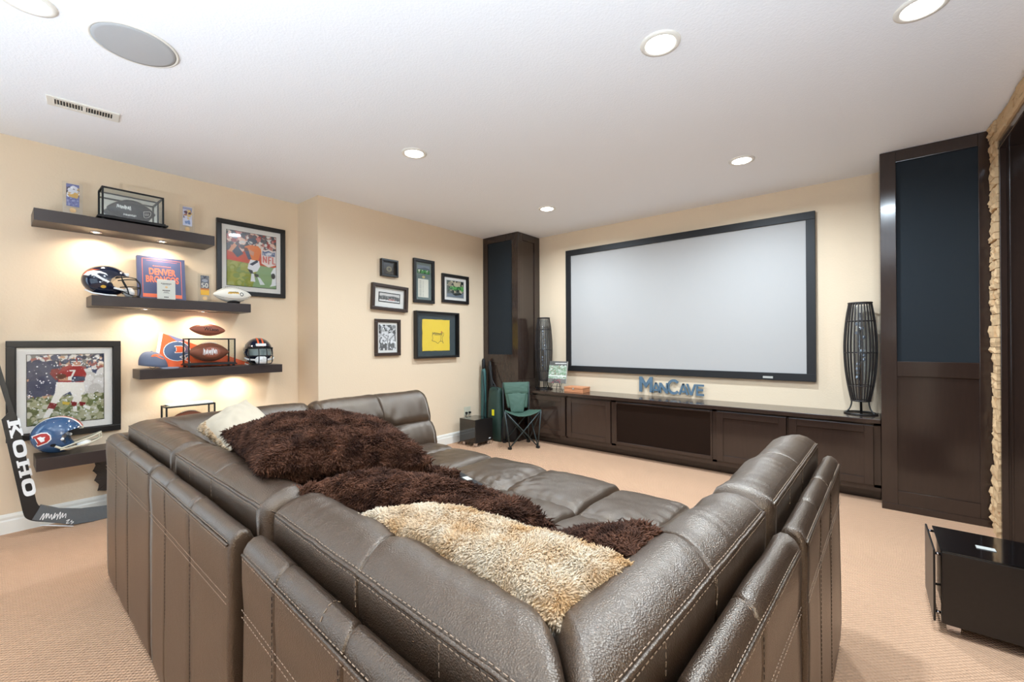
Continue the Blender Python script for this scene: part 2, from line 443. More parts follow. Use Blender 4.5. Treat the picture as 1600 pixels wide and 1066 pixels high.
# right wall: plain behind the camera, then an opening lined in dark wood, then ledge stone up to the tall cabinet
bm = bmesh.new()
box(bm, 0.70, 0.82, -2.6, 1.2, 0, H); box(bm, 0.70, 0.82, 1.2, 4.19, 2.585, H); box(bm, 0.705, 0.82, 4.20, 4.87, 0, H)
wr = struct(obj('wall_right', bm, M['wall']))
rs = random.Random(5)
z = 0.0; row = 0
meshes = []
def stone_bm(L, Hh, T, r):
    bm = bmesh.new(); nx, ny = 3, 2
    g = [[None]*(ny+1) for _ in range(nx+1)]; bk = [[None]*(ny+1) for _ in range(nx+1)]
    for i in range(nx+1):
        for j in range(ny+1):
            e = (i in (0, nx)) or (j in (0, ny))
            g[i][j] = bm.verts.new((-(T*(0.86 if e else 1.0)+r.uniform(-.005, .005)), L*i/nx+(0 if not e else r.uniform(-.003, .003)), Hh*j/ny))
    base = [bm.verts.new((0, 0, 0)), bm.verts.new((0, L, 0)), bm.verts.new((0, L, Hh)), bm.verts.new((0, 0, Hh))]
    for i in range(nx):
        for j in range(ny): bm.faces.new((g[i][j], g[i+1][j], g[i+1][j+1], g[i][j+1]))
    bm.faces.new([g[i][0] for i in range(nx+1)]+[base[1], base[0]])
    bm.faces.new([g[i][ny] for i in range(nx+1)][::-1]+[base[3], base[2]])
    bm.faces.new([base[0], base[3]]+[g[0][j] for j in range(ny+1)][::-1])
    bm.faces.new([base[2], base[1]]+[g[nx][j] for j in range(ny+1)])
    return bm
while z < 2.735:
    h = min(rs.uniform(0.035, 0.085), 2.74-z)
    if 2.74-z-h < 0.03: h = 2.74-z
    y = 4.19; cut = 4.19+rs.uniform(0.06, 0.13)
    for y0, y1 in ((4.192, cut), (cut, 4.372)):
        o = obj('stone', stone_bm(y1-y0-0.002, h-0.003, rs.uniform(0.046, 0.066), rs), M['stone'], wr); o.location = (0.705, y0, z)
    z += h
z = 2.59
for h in (0.045, 0.06, 0.043):
    y = 1.25
    while y < 4.185:
        L = min(rs.uniform(0.14, 0.36), 4.185-y)
        if 4.185-y-L < 0.08: L = 4.185-y
        o = obj('stone', stone_bm(L-0.003, h-0.003, rs.uniform(0.035, 0.06), rs), M['stone'], wr); o.location = (0.70, y, z); y += L
    z += h
# the dark wood lining of the opening: header, far jamb, back of the recess
bm = bmesh.new()
box(bm, 0.664, 0.83, 1.2, 4.19, 2.535, 2.588, 0.004); box(bm, 0.668, 1.42, 4.172, 4.20, 0, 2.535)
box(bm, 0.668, 0.700, 4.160, 4.173, 0, 2.535, 0.003); box(bm, 0.712, 0.722, 4.166, 4.173, 0, 2.535, 0.002)
struct(obj('trim_1', bm, M['wood']))
bm = bmesh.new()
box(bm, 1.40, 1.42, 1.2, 4.172, 0, 2.535); box(bm, 0.83, 1.42, 1.2, 4.172, 2.50, 2.535); box(bm, 0.668, 1.42, 1.18, 1.2, 0, 2.535)
struct(obj('trim_2', bm, M['wood']))

# ------------------------------------------------------------ ceiling fittings
DESC = {(-0.765, 2.07): 'lit recessed ceiling light, second largest, above the near end of the sofa',
        (-2.655, 2.06): 'lit recessed ceiling light above the left part of the sofa, between vent and screen',
        (-0.765, 3.825): 'small lit recessed ceiling light just above the right part of the screen',
        (-2.665, 3.845): 'smallest lit recessed ceiling light, nearest the tall cabinet in the corner',
        (0.19, 2.57): 'lit recessed ceiling light at the top right, cut by the picture edge',
        (-2.715, 0.10): 'lit recessed ceiling light at the top left beside the round speaker',
        (-0.765, 0.10): 'added recessed ceiling light above the viewer, out of the picture',
        (-2.7, -1.75): 'added unseen recessed ceiling light behind the viewer near the left window',
        (-0.765, -1.75): 'added unseen recessed ceiling light behind the viewer near the added patio window'}
for x, y in CANS:
    t = thing('ceiling_light', DESC[(x, y)], 'ceiling light', (x, y, H), group='recessed ceiling lights')
    bm = bmesh.new()
    loft(bm, [[Vector((r*math.cos(a), r*math.sin(a), zz)) for a in [2*PI*k/32 for k in range(32)]] for r, zz in ((0.094, 0), (0.092, -0.006), (0.072, -0.009), (0.067, -0.003), (0.067, 0))], caps=False)
    obj('trim_ring', bm, M['white'], t, True)
    obj('lens', lathe(bmesh.new(), [(0.067, -0.006), (0.05, -0.0085), (0.001, -0.0095)], 28), M['lens'], t, True)
t = thing('ceiling_speaker', 'large round flat grey speaker grille set in the white ceiling', 'speaker', (-2.72, 0.45, H))
obj('rim', lathe(bmesh.new(), [(0.168, 0), (0.168, -0.006), (0.160, -0.008), (0.157, -0.004)], 48), M['white'], t, True)
obj('grille', lathe(bmesh.new(), [(0.156, -0.003), (0.156, -0.008), (0.14, -0.0095), (0.001, -0.010)], 48), M['grate'], t, True)
t = thing('ceiling_vent', 'white rectangular air vent with dark slots in the ceiling above the shelves', 'vent', (-3.692, 0.372, H), (0, 0, -0.10))
bm = bmesh.new()
for a in ((-.068, .068, -.158, -.125), (-.068, .068, .125, .158), (-.068, -.04, -.125, .125), (.04, .068, -.125, .125), (-.04, .04, -.008, .008)):
    box(bm, *a, -0.008, 0, 0.002)
obj('frame', bm, M['white'], t)
obj('backing', B(-.04, .04, -.125, .125, -0.002, 0), M['dark'], t)
for s in (-1, 1):
    for k in range(9):
        y = s*(0.016+k*0.0125)
        bm = bmesh.new(); prism(bm, [(y-.0035, -.007), (y-.0015, -.007), (y+.0035, -.001), (y+.0015, -.001)], lambda a, b, d: (d, a, b), -.04, .04)
        obj('slat', bm, M['white'], t)

for k, (x, y) in enumerate(FILL_LAMPS):  # made-up lamps out of view that carry the ceiling-bounce fill
    t = thing('fill_lamp', ('unseen dark floor lamp added as ceiling-bounce fill, well behind the viewer', 'unseen dark floor lamp added as ceiling-bounce fill, just behind the viewer on the right')[k], 'lamp', (x, y, 0), group='added fill lamps')
    obj('base', lathe(bmesh.new(), [(.15, 0), (.15, .015), (.03, .035), (.014, .05)], 28), M['blacksatin'], t, True)
    obj('pole', lathe(bmesh.new(), [(.012, .04), (.012, 1.01)], 12), M['blacksatin'], t, True)
    obj('bowl', lathe(bmesh.new(), [(.02, 1.00), (.10, 1.03), (.17, 1.09), (.20, 1.16), (.195, 1.16), (.165, 1.097), (.09, 1.04), (.01, 1.03)], 32), M['blacksatin'], t, True)

# ------------------------------------------------------------ tall corner cabinets
def panel_front(t, x0, x1, yf, z0, z1, stile, parts, m_frame):
    """face frame at y=yf (facing -y) with inset panels; parts=[(name,z0,z1,mat,depth)]"""
    bm = bmesh.new()
    box(bm, x0, x0+stile[0], yf, yf+0.03, z0, z1, 0.003); box(bm, x1-stile[1], x1, yf, yf+0.03, z0, z1, 0.003)
    zs = [z0]+[v for p in parts for v in p[1:3]]+[z1]
    for a, b in zip(zs[::2], zs[1::2]): box(bm, x0+stile[0], x1-stile[1], yf, yf+0.03, a, b, 0.003)
    obj('face_frame', bm, m_frame, t, world=True)
    for n, a, b, mm, d in parts:
        obj(n, B(x0+stile[0]-0.004, x1-stile[1]+0.004, yf+d, yf+0.031, a-0.004, b+0.004), mm, t, world=True)
t = thing('tall_cabinet', 'tall dark brown corner cabinet with speaker cloth, left of the screen', 'cabinet', (-3.82, 4.62, 0))
obj('body', B(-4.125, -3.537, 4.411, 4.865, 0, 2.737), M['wood'], t, world=True)
panel_front(t, -4.125, -3.507, 4.38, 0, 2.737, (0.085, 0.10), [('lower_panel', 0.15, 1.02, M['wood'], 0.012), ('speaker_cloth', 1.13, 2.648, M['cloth'], 0.016)], M['wood'])
bm = bmesh.new()
for a in ((4.411, 4.485, 0, 2.737), (4.75, 4.865, 0, 2.737), (4.485, 4.75, 2.645, 2.737), (4.485, 4.75, 0, 0.80)):
    box(bm, -3.537, -3.507, *a, 0.003)
obj('side_frame', bm, M['wood'], t, world=True)
obj('side_panel', B(-3.538, -3.520, 4.482, 4.753, 0.79, 2.65), M['wood'], t, world=True)
t = thing('tall_cabinet', 'tall dark brown cabinet with speaker cloth, at the right beside the stone wall', 'cabinet', (0.39, 4.62, 0))
obj('body', B(0.113, 0.70, 4.416, 4.865, 0, 2.737), M['wood'], t, world=True)
panel_front(t, 0.083, 0.70, 4.385, 0, 2.737, (0.093, 0.095), [('lower_panel', 0.152, 1.022, M['wood'], 0.012), ('speaker_cloth', 1.134, 2.648, M['cloth'], 0.016)], M['wood'])
obj('side', B(0.083, 0.113, 4.416, 4.865, 0, 2.737), M['wood'], t, world=True)
bm = bmesh.new(); box(bm, 0.083, 0.70, 4.378, 4.386, 0, 0.05, 0.002); obj('toe_strip', bm, M['wood'], t, world=True)

# ------------------------------------------------------------ media console
t = thing('media_console', 'long low dark brown media console under the screen', 'cabinet', (-1.7, 4.68, 0))
obj('top', B(-3.505, 0.081, 4.462, 4.868, 0.635, 0.67, 0.004), M['wood'], t, world=True)
obj('kick_board', B(-3.505, 0.081, 4.60, 4.62, 0, 0.10), M['wood'], t, world=True)
bm = bmesh.new()
box(bm, -3.505, 0.081, 4.51, 4.868, 0.09, 0.118)
for x0, x1 in ((-2.853, -2.83), (-2.25, -2.193), (-1.172, -1.132), (-0.553, -0.539), (0.038, 0.081)): box(bm, x0, x1, 4.50, 4.868, 0.118, 0.635)
box(bm, -3.505, 0.081, 4.50, 4.53, 0.612, 0.635); box(bm, -3.505, 0.081, 4.50, 4.53, 0.09, 0.14)
box(bm, -3.505, 0.081, 4.85, 4.868, 0.1, 0.635)
obj('carcass', bm, M['wood'], t, world=True)
for x0, x1 in ((-3.44, -2.856), (-2.827, -2.252), (-1.130, -0.556), (-0.536, 0.036)):
    d = bmesh.new(); s = 0.058
    box(d, x0, x0+s, 4.478, 4.499, 0.138, 0.614, 0.002); box(d, x1-s, x1, 4.478, 4.499, 0.138, 0.614, 0.002)
    box(d, x0+s, x1-s, 4.478, 4.499, 0.138, 0.138+s, 0.002); box(d, x0+s, x1-s, 4.478, 4.499, 0.614-s, 0.614, 0.002)
    do = obj('door', d, M['wood'], t, world=True)
    obj('door_panel', B(x0+s-.003, x1-s+.003, 4.489, 4.497, 0.138+s-.003, 0.614-s+.003), M['wood'], do, world=True)
bm = bmesh.new()
for a in ((-2.193, -2.178, .14, .612), (-1.187, -1.172, .14, .612), (-2.178, -1.187, .14, .172), (-2.178, -1.187, .595, .612)): box(bm, a[0], a[1], 4.484, 4.505, a[2], a[3], 0.002)
g = obj('centre_frame', bm, M['wood'], t, world=True)
obj('grille', B(-2.18, -1.185, 4.496, 4.502, 0.17, 0.597), M['mesh'], g, world=True)

# ------------------------------------------------------------ projection screen
t = thing('projection_screen', 'large white projection screen in a black velvet frame on the wall', 'screen', (-1.71, 4.87, 0.91))
bm = bmesh.new()
x0, x1, z0, z1, f = -3.060, -0.362, 0.913, 2.492, 0.072
for a in ((x0, x1, z0, z0+f), (x0, x1, z1-f, z1), (x0, x0+f, z0+f, z1-f), (x1-f, x1, z0+f, z1-f)):
    box(bm, a[0], a[1], 4.83, 4.868, a[2], a[3], 0.003)
obj('frame', bm, M['black'], t, world=True)
obj('screen_surface', B(x0+f-.01, x1-f+.01, 4.848, 4.862, z0+f-.01, z1-f+.01), M['screen'], t, world=True)
obj('badge', B(-0.79, -0.705, 4.826, 4.831, 0.930, 0.950), M['greyp'], t, world=True)

# lettering on the wall under the screen
t = thing('wall_sign', 'blue-grey metal wall lettering reading MANCAVE below the screen', 'sign', (-1.69, 4.868, 0.71))
zb = 0.708
LET = {'M': [[(0, 0), (.22, 0), (.22, .62), (.50, .26), (.78, .62), (.78, 0), (1, 0), (1, 1), (.80, 1), (.50, .60), (.20, 1), (0, 1)]],
       'A': [[(0, 0), (.20, 0), (.27, .20), (.73, .20), (.80, 0), (1, 0), (.62, 1), (.38, 1)], [(.335, .37), (.50, .80), (.665, .37)]],
       'N': [[(0, 0), (.22, 0), (.22, .62), (.76, 0), (1, 0), (1, 1), (.78, 1), (.78, .38), (.24, 1), (0, 1)]],
       'V': [[(.38, 0), (.62, 0), (1, 1), (.79, 1), (.50, .24), (.21, 1), (0, 1)]],
       'E': [[(0, 0), (1, 0), (1, .17), (.26, .17), (.26, .42), (.90, .42), (.90, .59), (.26, .59), (.26, .83), (1, .83), (1, 1), (0, 1)]]}
arc = [(.5+.5*math.cos(a), .5+.5*math.sin(a)) for a in [math.radians(42+276*k/24) for k in range(25)]]
LET['C'] = [arc+[(.5+.33*math.cos(a), .5+.33*math.sin(a)) for a in [math.radians(318-276*k/24) for k in range(25)]]]
def letter(ch, xa, h, wd, drop=0):
    bm = bmesh.new(); f = lambda a, b, d: (xa+a*wd, 4.852-d, zb+drop+b*h)
    if ch == 'A':   # two legs and a bar keep the counter open
        for q in ([(0, 0), (.20, 0), (.60, 1), (.40, 1)], [(.80, 0), (1, 0), (.60, 1), (.40, 1)], [(.22, .18), (.78, .18), (.70, .36), (.30, .36)]): prism(bm, q, f, 0, .012)
    else: prism(bm, LET[ch][0], f, 0, .012)
    obj('letter', bm, M['steelblue'], t, world=True)
letter('M', -2.062, 0.176, 0.160); letter('A', -1.915, 0.118, 0.105); letter('N', -1.826, 0.118, 0.100)
letter('C', -1.735, 0.170, 0.145, -0.006); letter('A', -1.612, 0.122, 0.108); letter('V', -1.528, 0.122, 0.105); letter('E', -1.424, 0.122, 0.080)

# ------------------------------------------------------------ rattan lamps on the console
def lamp(x, y, label):
    t = thing('rattan_lamp', label, 'lamp', (x, y, 0.67), group='rattan lamps on the console')
    prof = [(0.066, 0.115), (0.082, 0.20), (0.103, 0.35), (0.113, 0.52), (0.110, 0.66), (0.096, 0.82), (0.078, 0.94)]
    P = spline([(r, 0, z) for r, z in prof], 3)
    rib = None
    for k in range(26):
        if rib is None:
            bm = bmesh.new(); rings = []
            for p in P: rings.append([Vector((p.x+a, b, p.z)) for a, b in ((-.003, -.004), (.003, -.004), (.003, .004), (-.003, .004))])
            loft(bm, rings); o = rib = obj('rib', bm, M['rattan'], t)
        else:
            o = rib.copy(); C.objects.link(o); o.parent = t
        o.rotation_euler = (0, 0, 2*PI*k/26)
    for r, z, rr in ((0.066, 0.112, 0.006), (0.090, 0.24, 0.0035), (0.114, 0.52, 0.0035), (0.101, 0.79, 0.0035), (0.079, 0.943, 0.007)):
        obj('hoop', tube(bmesh.new(), [(r*math.cos(2*PI*k/30), r*math.sin(2*PI*k/30), z) for k in range(30)], rr, 5, True), M['rattan'], t, True)
    obj('base_ring', tube(bmesh.new(), [(0.112*math.cos(2*PI*k/32), 0.112*math.sin(2*PI*k/32), 0.0065) for k in range(32)], 0.0065, 6, True), M['blacksatin'], t, True)
    for a in (-0.6, 1.5, 3.55):
        q = [(0.066, 0.112), (0.068, 0.08), (0.082, 0.04), (0.112, 0.008)]
        obj('leg', tube(bmesh.new(), spline([(r*math.cos(a), r*math.sin(a), z) for r, z in q], 5), 0.0055, 6), M['blacksatin'], t, True)
    obj('stem', tube(bmesh.new(), [(0, 0, 0.0), (0, 0, 0.86)], 0.006, 8), M['blacksatin'], t, True)
    obj('liner', lathe(bmesh.new(), [(0.05, 0.12), (0.066, 0.22), (0.086, 0.38), (0.093, 0.52), (0.089, 0.66), (0.076, 0.8), (0.06, 0.92)], 28, cap=False), M['liner'], t, True)
    r2 = random.Random(3); cr = None
    for k in range(14):
        if cr is None:
            bm = bmesh.new(); bmesh.ops.create_icosphere(bm, subdivisions=1, radius=0.017); o = cr = obj('crystal', bm, M['crystal'], t)
        else: o = cr.copy(); C.objects.link(o); o.parent = t
        a = r2.uniform(0, 6.28); o.location = (0.022*math.cos(a), 0.022*math.sin(a), 0.27+k*0.038)
M['liner'] = glass('clear_liner', (0.80, 0.84, 0.88, 1), 0.10)
lamp(-3.325, 4.70, 'dark rattan barrel lamp beside the left tall cabinet on the console')
lamp(-0.044, 4.725, 'dark rattan barrel lamp at the right end of the console')

# small things on the console
t = thing('book_on_easel', 'picture book with a green landscape cover on a small wire easel', 'book', (-3.05, 4.60, 0.67))
cv = Canvas(120, 150, (118, 116, 112)); cv.poly([(0, .82), (1, .82), (1, 1), (0, 1)], (92, 92, 90)).poly([(0, .2), (1, .2), (1, .8), (0, .8)], (150, 172, 150))
cv.specks(160, 0, 1, .2, .8, .03, [(120, 150, 118), (176, 190, 176), (140, 130, 110), (210, 214, 206)]).poly([(0, .3), (1, .3), (1, .36), (0, .36)], (222, 226, 220)).specks(40, .2, .7, 0, .18, .03, [(150, 70, 80), (80, 80, 80)]).line([(.35, .9), (.95, .91)], .05, (214, 214, 210)).blur(2)
easel = bmesh.new()
for s in (-1, 1): tube(easel, spline([(s*.10, -.03, .006), (s*.07, -.02, .06), (s*.06, 0.02, .11), (s*.075, -.018, .095)], 4), 0.004, 5)
tube(easel, [(0, .07, .006), (0, .045, .16), (0, .04, .24)], 0.004, 5); tube(easel, [(-.06, .02, .11), (.06, .02, .11)], 0.004, 5)
tube(easel, [(-.07, -.02, .06), (.07, -.02, .06)], 0.003, 5); tube(easel, [(0, -.02, .006), (0, .0, .09)], 0.004, 5)
obj('easel', easel, M['blacksatin'], t, True)
ty = Vector((0, 0.16, 0.987)); ctr = Vector((0, 0.022, 0.237))
bm = B(-.135, .135, -.01, .01, -.14, .14, .002)
for v in bm.verts: v.co = ctr+Vector((v.co.x, 0, 0))+ty*v.co.z+Vector((0, .987, -.16))*v.co.y
bk = obj('cover', bm, M['greyp'], t)
print_sheet('cover_print', cv.mat('landscape_cover', 0.3), bk, ctr+Vector((0, -.987, .16))*0.0105, (1, 0, 0), ty, .268, .278)
t = thing('wooden_box', 'small flat orange wooden box on the console beside the picture book', 'box', (-2.80, 4.67, 0.67), (0, 0, -0.02))
obj('box_body', B(-.135, .135, -.085, .085, 0, 0.045, .003), M['lightwood'], t)
obj('lid', B(-.138, .138, -.088, .088, 0.0465, 0.066, .003), M['lightwood'], t)
obj('clasp', B(-.012, .012, -.0895, -.087, 0.036, 0.056), M['chrome'], t)
# ------------------------------------------------------------ leather sectional: six modules pushed together
def nz(x, y, z): return noise.noise(Vector((x, y, z)))
SHELL = [(0.070, 0.06), (0.070, 0.70), (0.067, 0.765), (0.058, 0.787), (0.044, 0.799), (0.029, 0.799), (0.015, 0.790), (0.006, 0.776), (0.001, 0.757),
         (0.000, 0.70), (0.0, 0.62), (0.0, 0.50), (0.0, 0.36), (0.0, 0.22), (0.0, 0.10), (0.003, 0.03), (0.012, 0.002), (0.060, 0.002)]
BACK = [(0.094, 0.40), (0.086, 0.56), (0.081, 0.70), (0.077, 0.77), (0.076, 0.815), (0.078, 0.836), (0.084, 0.847), (0.098, 0.857), (0.118, 0.867), (0.145, 0.872), (0.172, 0.870),
        (0.200, 0.860), (0.226, 0.842), (0.249, 0.812), (0.270, 0.775), (0.288, 0.735), (0.304, 0.69), (0.313, 0.655), (0.312, 0.633), (0.314, 0.622), (0.326, 0.608), (0.350, 0.575), (0.372, 0.53), (0.388, 0.48),
        (0.394, 0.43), (0.30, 0.39), (0.2, 0.375), (0.13, 0.38)]
def normals2(P):
    n = len(P); out = []
    for i in range(n):
        a, b = P[i-1], P[(i+1) % n]; t = Vector((b[0]-a[0], b[1]-a[1])); t.normalize(); out.append(Vector((t.y, -t.x)))
    # outward test
    ar = sum(P[i][0]*P[(i+1) % n][1]-P[(i+1) % n][0]*P[i][1] for i in range(n))
    if ar < 0: out = [-v for v in out]
    return out
def columns(L, r, extra, step):
    ts = {0.0, L}
    for k in range(1, 6):
        d = r*(1-math.cos(k/5*PI/2)); ts |= {d, L-d}
    n = max(2, int(L/step)); ts |= {r+(L-2*r)*k/n for k in range(n+1)}
    for c, wd in extra: ts |= {c-wd*2, c-wd, c-wd*.4, c, c+wd*.4, c+wd, c+wd*2}
    return sorted(t for t in ts if -1e-6 <= t <= L+1e-6)
def swept(name, prof, L, fn, parent, m, r=0.03, seams=(), step=0.03, disp=None):
    """profile swept along t in 0..L with rounded ends; fn(t,s,z)->xyz (local to the module)"""
    N = normals2(prof); rings = []
    for t in columns(L, r, seams, step):
        d = min(t, L-t); ins = 0 if d >= r else r-math.sqrt(max(0, r*r-(r-d)**2))
        ring = []
        for (s, z), n in zip(prof, N):
            k = -ins
            for c, wd in seams:
                k -= 0.006*math.exp(-((t-c)/wd)**2)
            if disp: k += disp(t, s, z)
            ring.append(fn(t, s+n.x*k, max(z+n.y*k, 0.0)))
        rings.append(ring)
    bm = bmesh.new(); loft(bm, rings)
    return obj(name, bm, m, parent, True)

def dashes(paths, seg=0.0085, gap=0.0055, rad=0.0009):
    bm = bmesh.new()
    for P in paths:
        P = [Vector(p) for p in P]; acc = 0.0; on = True; cur = [P[0]]
        i = 0; p = P[0]
        pts = [P[0]]; lens = [0]
        for a, b in zip(P, P[1:]): lens.append(lens[-1]+(b-a).length)
        tot = lens[-1]; d = 0.0
        def at(x):
            for k in range(len(P)-1):
                if x <= lens[k+1]: return P[k].lerp(P[k+1], (x-lens[k])/max(1e-9, lens[k+1]-lens[k]))
            return P[-1]
        while d+seg < tot:
            tube(bm, [at(d), at(d+seg)], rad, 4); d += seg+gap
    return bm

def straight(flip):
    """run along local +x (A type) with s inward = +y; flip turns it into a run along +y with s inward = -x or +x"""
    if flip == 'A': return lambda t, s, z: Vector((t, s, z))
    if flip == 'B': return lambda t, s, z: Vector((-s, t, z))        # outer face looks +x
    if flip == 'C': return lambda t, s, z: Vector((s, t, z))         # outer face looks -x
def back_run(t0, L, kind, parent, seedv, off=0.0, mitre=None, seams=None, vis=True, tuft=True):
    """outer shell, back cushion, piping and stitching for one run of back. mitre: 'start' or 'end' = 45 degree joint there"""
    base = straight(kind)
    sg = {'A': 1, 'B': 1, 'C': 1}[kind]
    def fn(t, s, z):
        if mitre == 'start': tt = s+t*(L-s)/L
        elif mitre == 'end': tt = t*(L-s)/L
        else: tt = t
        return base(t0+tt, s, z)
    sm = seams if seams is not None else [(L*0.27, 0.004), (L*0.57, 0.004)]
    swept('back_panel', SHELL, L-0.024, fn, parent, M['leather'], 0.014, sm, 0.05,
          lambda t, s, z: 0.004*nz(t*5+seedv, z*3, s)+(-0.003*math.exp(-((z-0.62)/0.006)**2) if s < 0.02 else 0)
          - (0.004*math.exp(-((t-L*0.55)/0.006)**2) if z > 0.765 else 0))
    mid = L*0.52
    def disp(t, s, z):
        d = 0.0
        e = min(t, L-t)/L
        bul = math.sin(PI*min(1, max(0, t/L)))**0.5
        inner = min(1, max(0, (s-0.10)/0.08))
        d += 0.010*bul*inner
        wr = nz(t*7+seedv*3.1, s*4, z*4)*0.006+nz(t*24+seedv, s*5+z*4, 1.7)*0.0022
        d += wr*(0.25+inner)
        # puckers close to both ends
        d += 0.006*math.sin(55*z+40*s+7*nz(t*8, z*7, seedv))*math.exp(-(min(t, L-t)/0.11)**2)*inner
        d -= inner*0.0025*math.exp(-((t-mid)/0.04)**2)
        # fine creases running in from the raised seam
        d += 0.0026*math.sin(150*t+9*nz(t*5, seedv, 0))*nz(t*4+seedv, 3, 1)*math.exp(-((s-0.13)/0.05)**2)*(1 if z > .8 else 0)
        d += inner*0.0045*math.exp(-((abs(t-mid)-0.05)/0.045)**2)*math.sin(70*z-30*s+5*nz(t*6, z*9, seedv))
        if tuft: 
            rr = ((t-mid)/0.07)**2+((z-0.625)/0.05)**2
            if s > 0.2:
                d -= 0.052*math.exp(-rr)+0.016*math.exp(-((z-0.625)/0.010)**2)+0.012*math.exp(-((t-mid)/0.008)**2)
                an = math.atan2(z-0.625, t-mid); d += 0.012*math.sin(an*9+seedv)*math.exp(-(math.sqrt(rr)-1.7)**2)
        return d
    swept('back_cushion', BACK, L, fn, parent, M['leather'], 0.042, [(mid, 0.0045)], 0.014, disp)
    # raised seam along the outer top edge of the cushion
    n = max(14, int(L/0.03)); ra, rb = 0.045, L-0.045
    def line(s, z, a=ra, b=rb, wob=0.0025):
        return [fn(a+(b-a)*k/n, s, z+wob*nz(k*0.55+seedv, s*9, 2.0)) for k in range(n+1)]
    ends = lambda s, z: [fn(0.006, s+0.03, z-0.045)]+line(s, z)+[fn(L-0.006, s+0.03, z-0.045)]
    obj('piping', tube(bmesh.new(), ends(0.0785, 0.8445), 0.0042, 6), M['leather'], parent, True)
    P = [ends(0.0755, 0.8365)[1:-1], line(0.0835, 0.8495, ra, rb)]
    P += [line(0.0035, 0.7735, 0.02, L-0.04, .001), line(-0.0008, 0.7585, 0.02, L-0.04, .001)]
    if vis:
        zz = 0.62; Q = []
        P += [line(-0.0009, zz+0.010, 0.012, L-0.036, .001), line(-0.0009, zz-0.008, 0.012, L-0.036, .001)]
        for c, wd in sm:
            Q += [[fn(c+0.009, -0.0008, z) for z in (0.05, 0.3, 0.5, 0.745)]]
        P += [[fn(L*0.55+0.009, s, z+0.0008) for s, z in SHELL[3:8]]]
        P += [[fn(mid+0.006, s, z) for s, z in ((0.0765, 0.83), (0.0762, 0.80), (0.077, 0.775))]]
        P += [[fn(L*0.26, s, z) for s, z in ((0.0765, 0.83), (0.0762, 0.80), (0.077, 0.775))]]
    obj('stitching', dashes(P), M['stitch'], parent, kind='stuff')
    if vis: obj('seam_thread', dashes(Q), M['stitchdark'], parent, kind='stuff')
    # seam piping along the top of the shell
    obj('piping', tube(bmesh.new(), line(0.0015, 0.766, 0.012, L-0.036, .001), 0.0035, 6), M['leather'], parent, True)

def seat(x0, x1, y0, y1, parent, seedv, top=0.415):
    nx = 46; bm = bmesh.new(); W, D = x1-x0, y1-y0; cx, cy = (x0+x1)/2, (y0+y1)/2
    r = 0.032
    def axis(a, b):
        L = b-a; o = sorted({r*(1-math.cos(k/5*PI/2)) for k in range(6)} | {L-r*(1-math.cos(k/5*PI/2)) for k in range(6)} | {r+(L-2*r)*k/nx for k in range(nx+1)})
        return [a+v for v in o]
    X, Y = axis(x0, x1), axis(y0, y1); g = []
    for x in X:
        col = []
        for y in Y:
            e = min(x-x0, x1-x, y-y0, y1-y); drop = 0 if e >= r else r-math.sqrt(max(0, r*r-(r-e)**2))
            a = abs(x-cx)/(W/2); b = abs(y-cy)/(D/2)
            q = (1-(2*a-1)**4)*(1-(2*b-1)**4)
            z = top+0.040*max(0, q)**0.5-drop
            rr = math.hypot(x-cx, y-cy); an = math.atan2(y-cy, x-cx)
            z -= 0.030*math.exp(-(rr/0.035)**2)
            z += 0.007*math.sin(an*14+2*nz(x*3, y*3, seedv))*math.exp(-((rr-0.13)/0.08)**2)
            for dd, al in ((abs(x-cx), y), (abs(y-cy), x)):
                z -= 0.010*math.exp(-(dd/0.007)**2)
                z += 0.004*math.sin(al*75+4*nz(x*6, y*6, seedv))*math.exp(-((dd-0.045)/0.035)**2)
            z += 0.006*nz(x*7+seedv, y*7, 0.3)+0.003*nz(x*22, y*22, seedv)
            col.append(bm.verts.new((x, y, z)))
        g.append(col)
    for i in range(len(X)-1):
        for j in range(len(Y)-1): bm.faces.new((g[i][j], g[i+1][j], g[i+1][j+1], g[i][j+1]))
    rim = [g[i][0] for i in range(len(X))]+[g[-1][j] for j in range(1, len(Y))]+[g[i][-1] for i in range(len(X)-2, -1, -1)]+[g[0][j] for j in range(len(Y)-2, 0, -1)]
    prev = rim
    for zz in (0.32, 0.27, 0.12, 0.0):
        low = [bm.verts.new((v.co.x, v.co.y, zz)) for v in rim]
        for k in range(len(rim)): bm.faces.new((prev[k], low[k], low[(k+1) % len(rim)], prev[(k+1) % len(rim)]))
        prev = low
    bm.faces.new(prev)
    obj('seat_cushion', bm, M['leather'], parent, True)
    bm = bmesh.new(); lathe(bm, [(0.016, top-0.004), (0.014, top+0.002), (0.005, top+0.005), (0.0005, top+0.0055)], 14, cx, cy); obj('button', bm, M['leather'], parent, True)

GRP = 'dark brown leather sectional modules'
t = thing('sectional_module', 'brown leather corner sofa section at the far left, beside the shelf wall', 'sofa', (-3.245, 0.408, 0), (0, 0, 0), GRP)
back_run(0, 1.02, 'A', t, 1.3, mitre='start', seams=[(0.29, 0.004), (0.575, 0.004)]); back_run(0, 1.03, 'C', t, 2.1, mitre='start', vis=False)
seat(0.20, 1.02, 0.20, 1.03, t, 1.0)
t = thing('sectional_module', 'brown leather sofa section in the middle of the near back, under the brown fur pillow', 'sofa', (-2.215, 0.405, 0), (0, 0, -0.012), GRP)
back_run(0, 0.955, 'A', t, 4.4, seams=[(0.245, 0.004), (0.565, 0.004)]); seat(0.0, 0.955, 0.20, 1.01, t, 2.0)
t = thing('sectional_module', 'brown leather corner sofa section nearest the viewer, behind the cream pillow', 'sofa', (-0.182, 0.345, 0), (0, 0, -0.054), GRP)
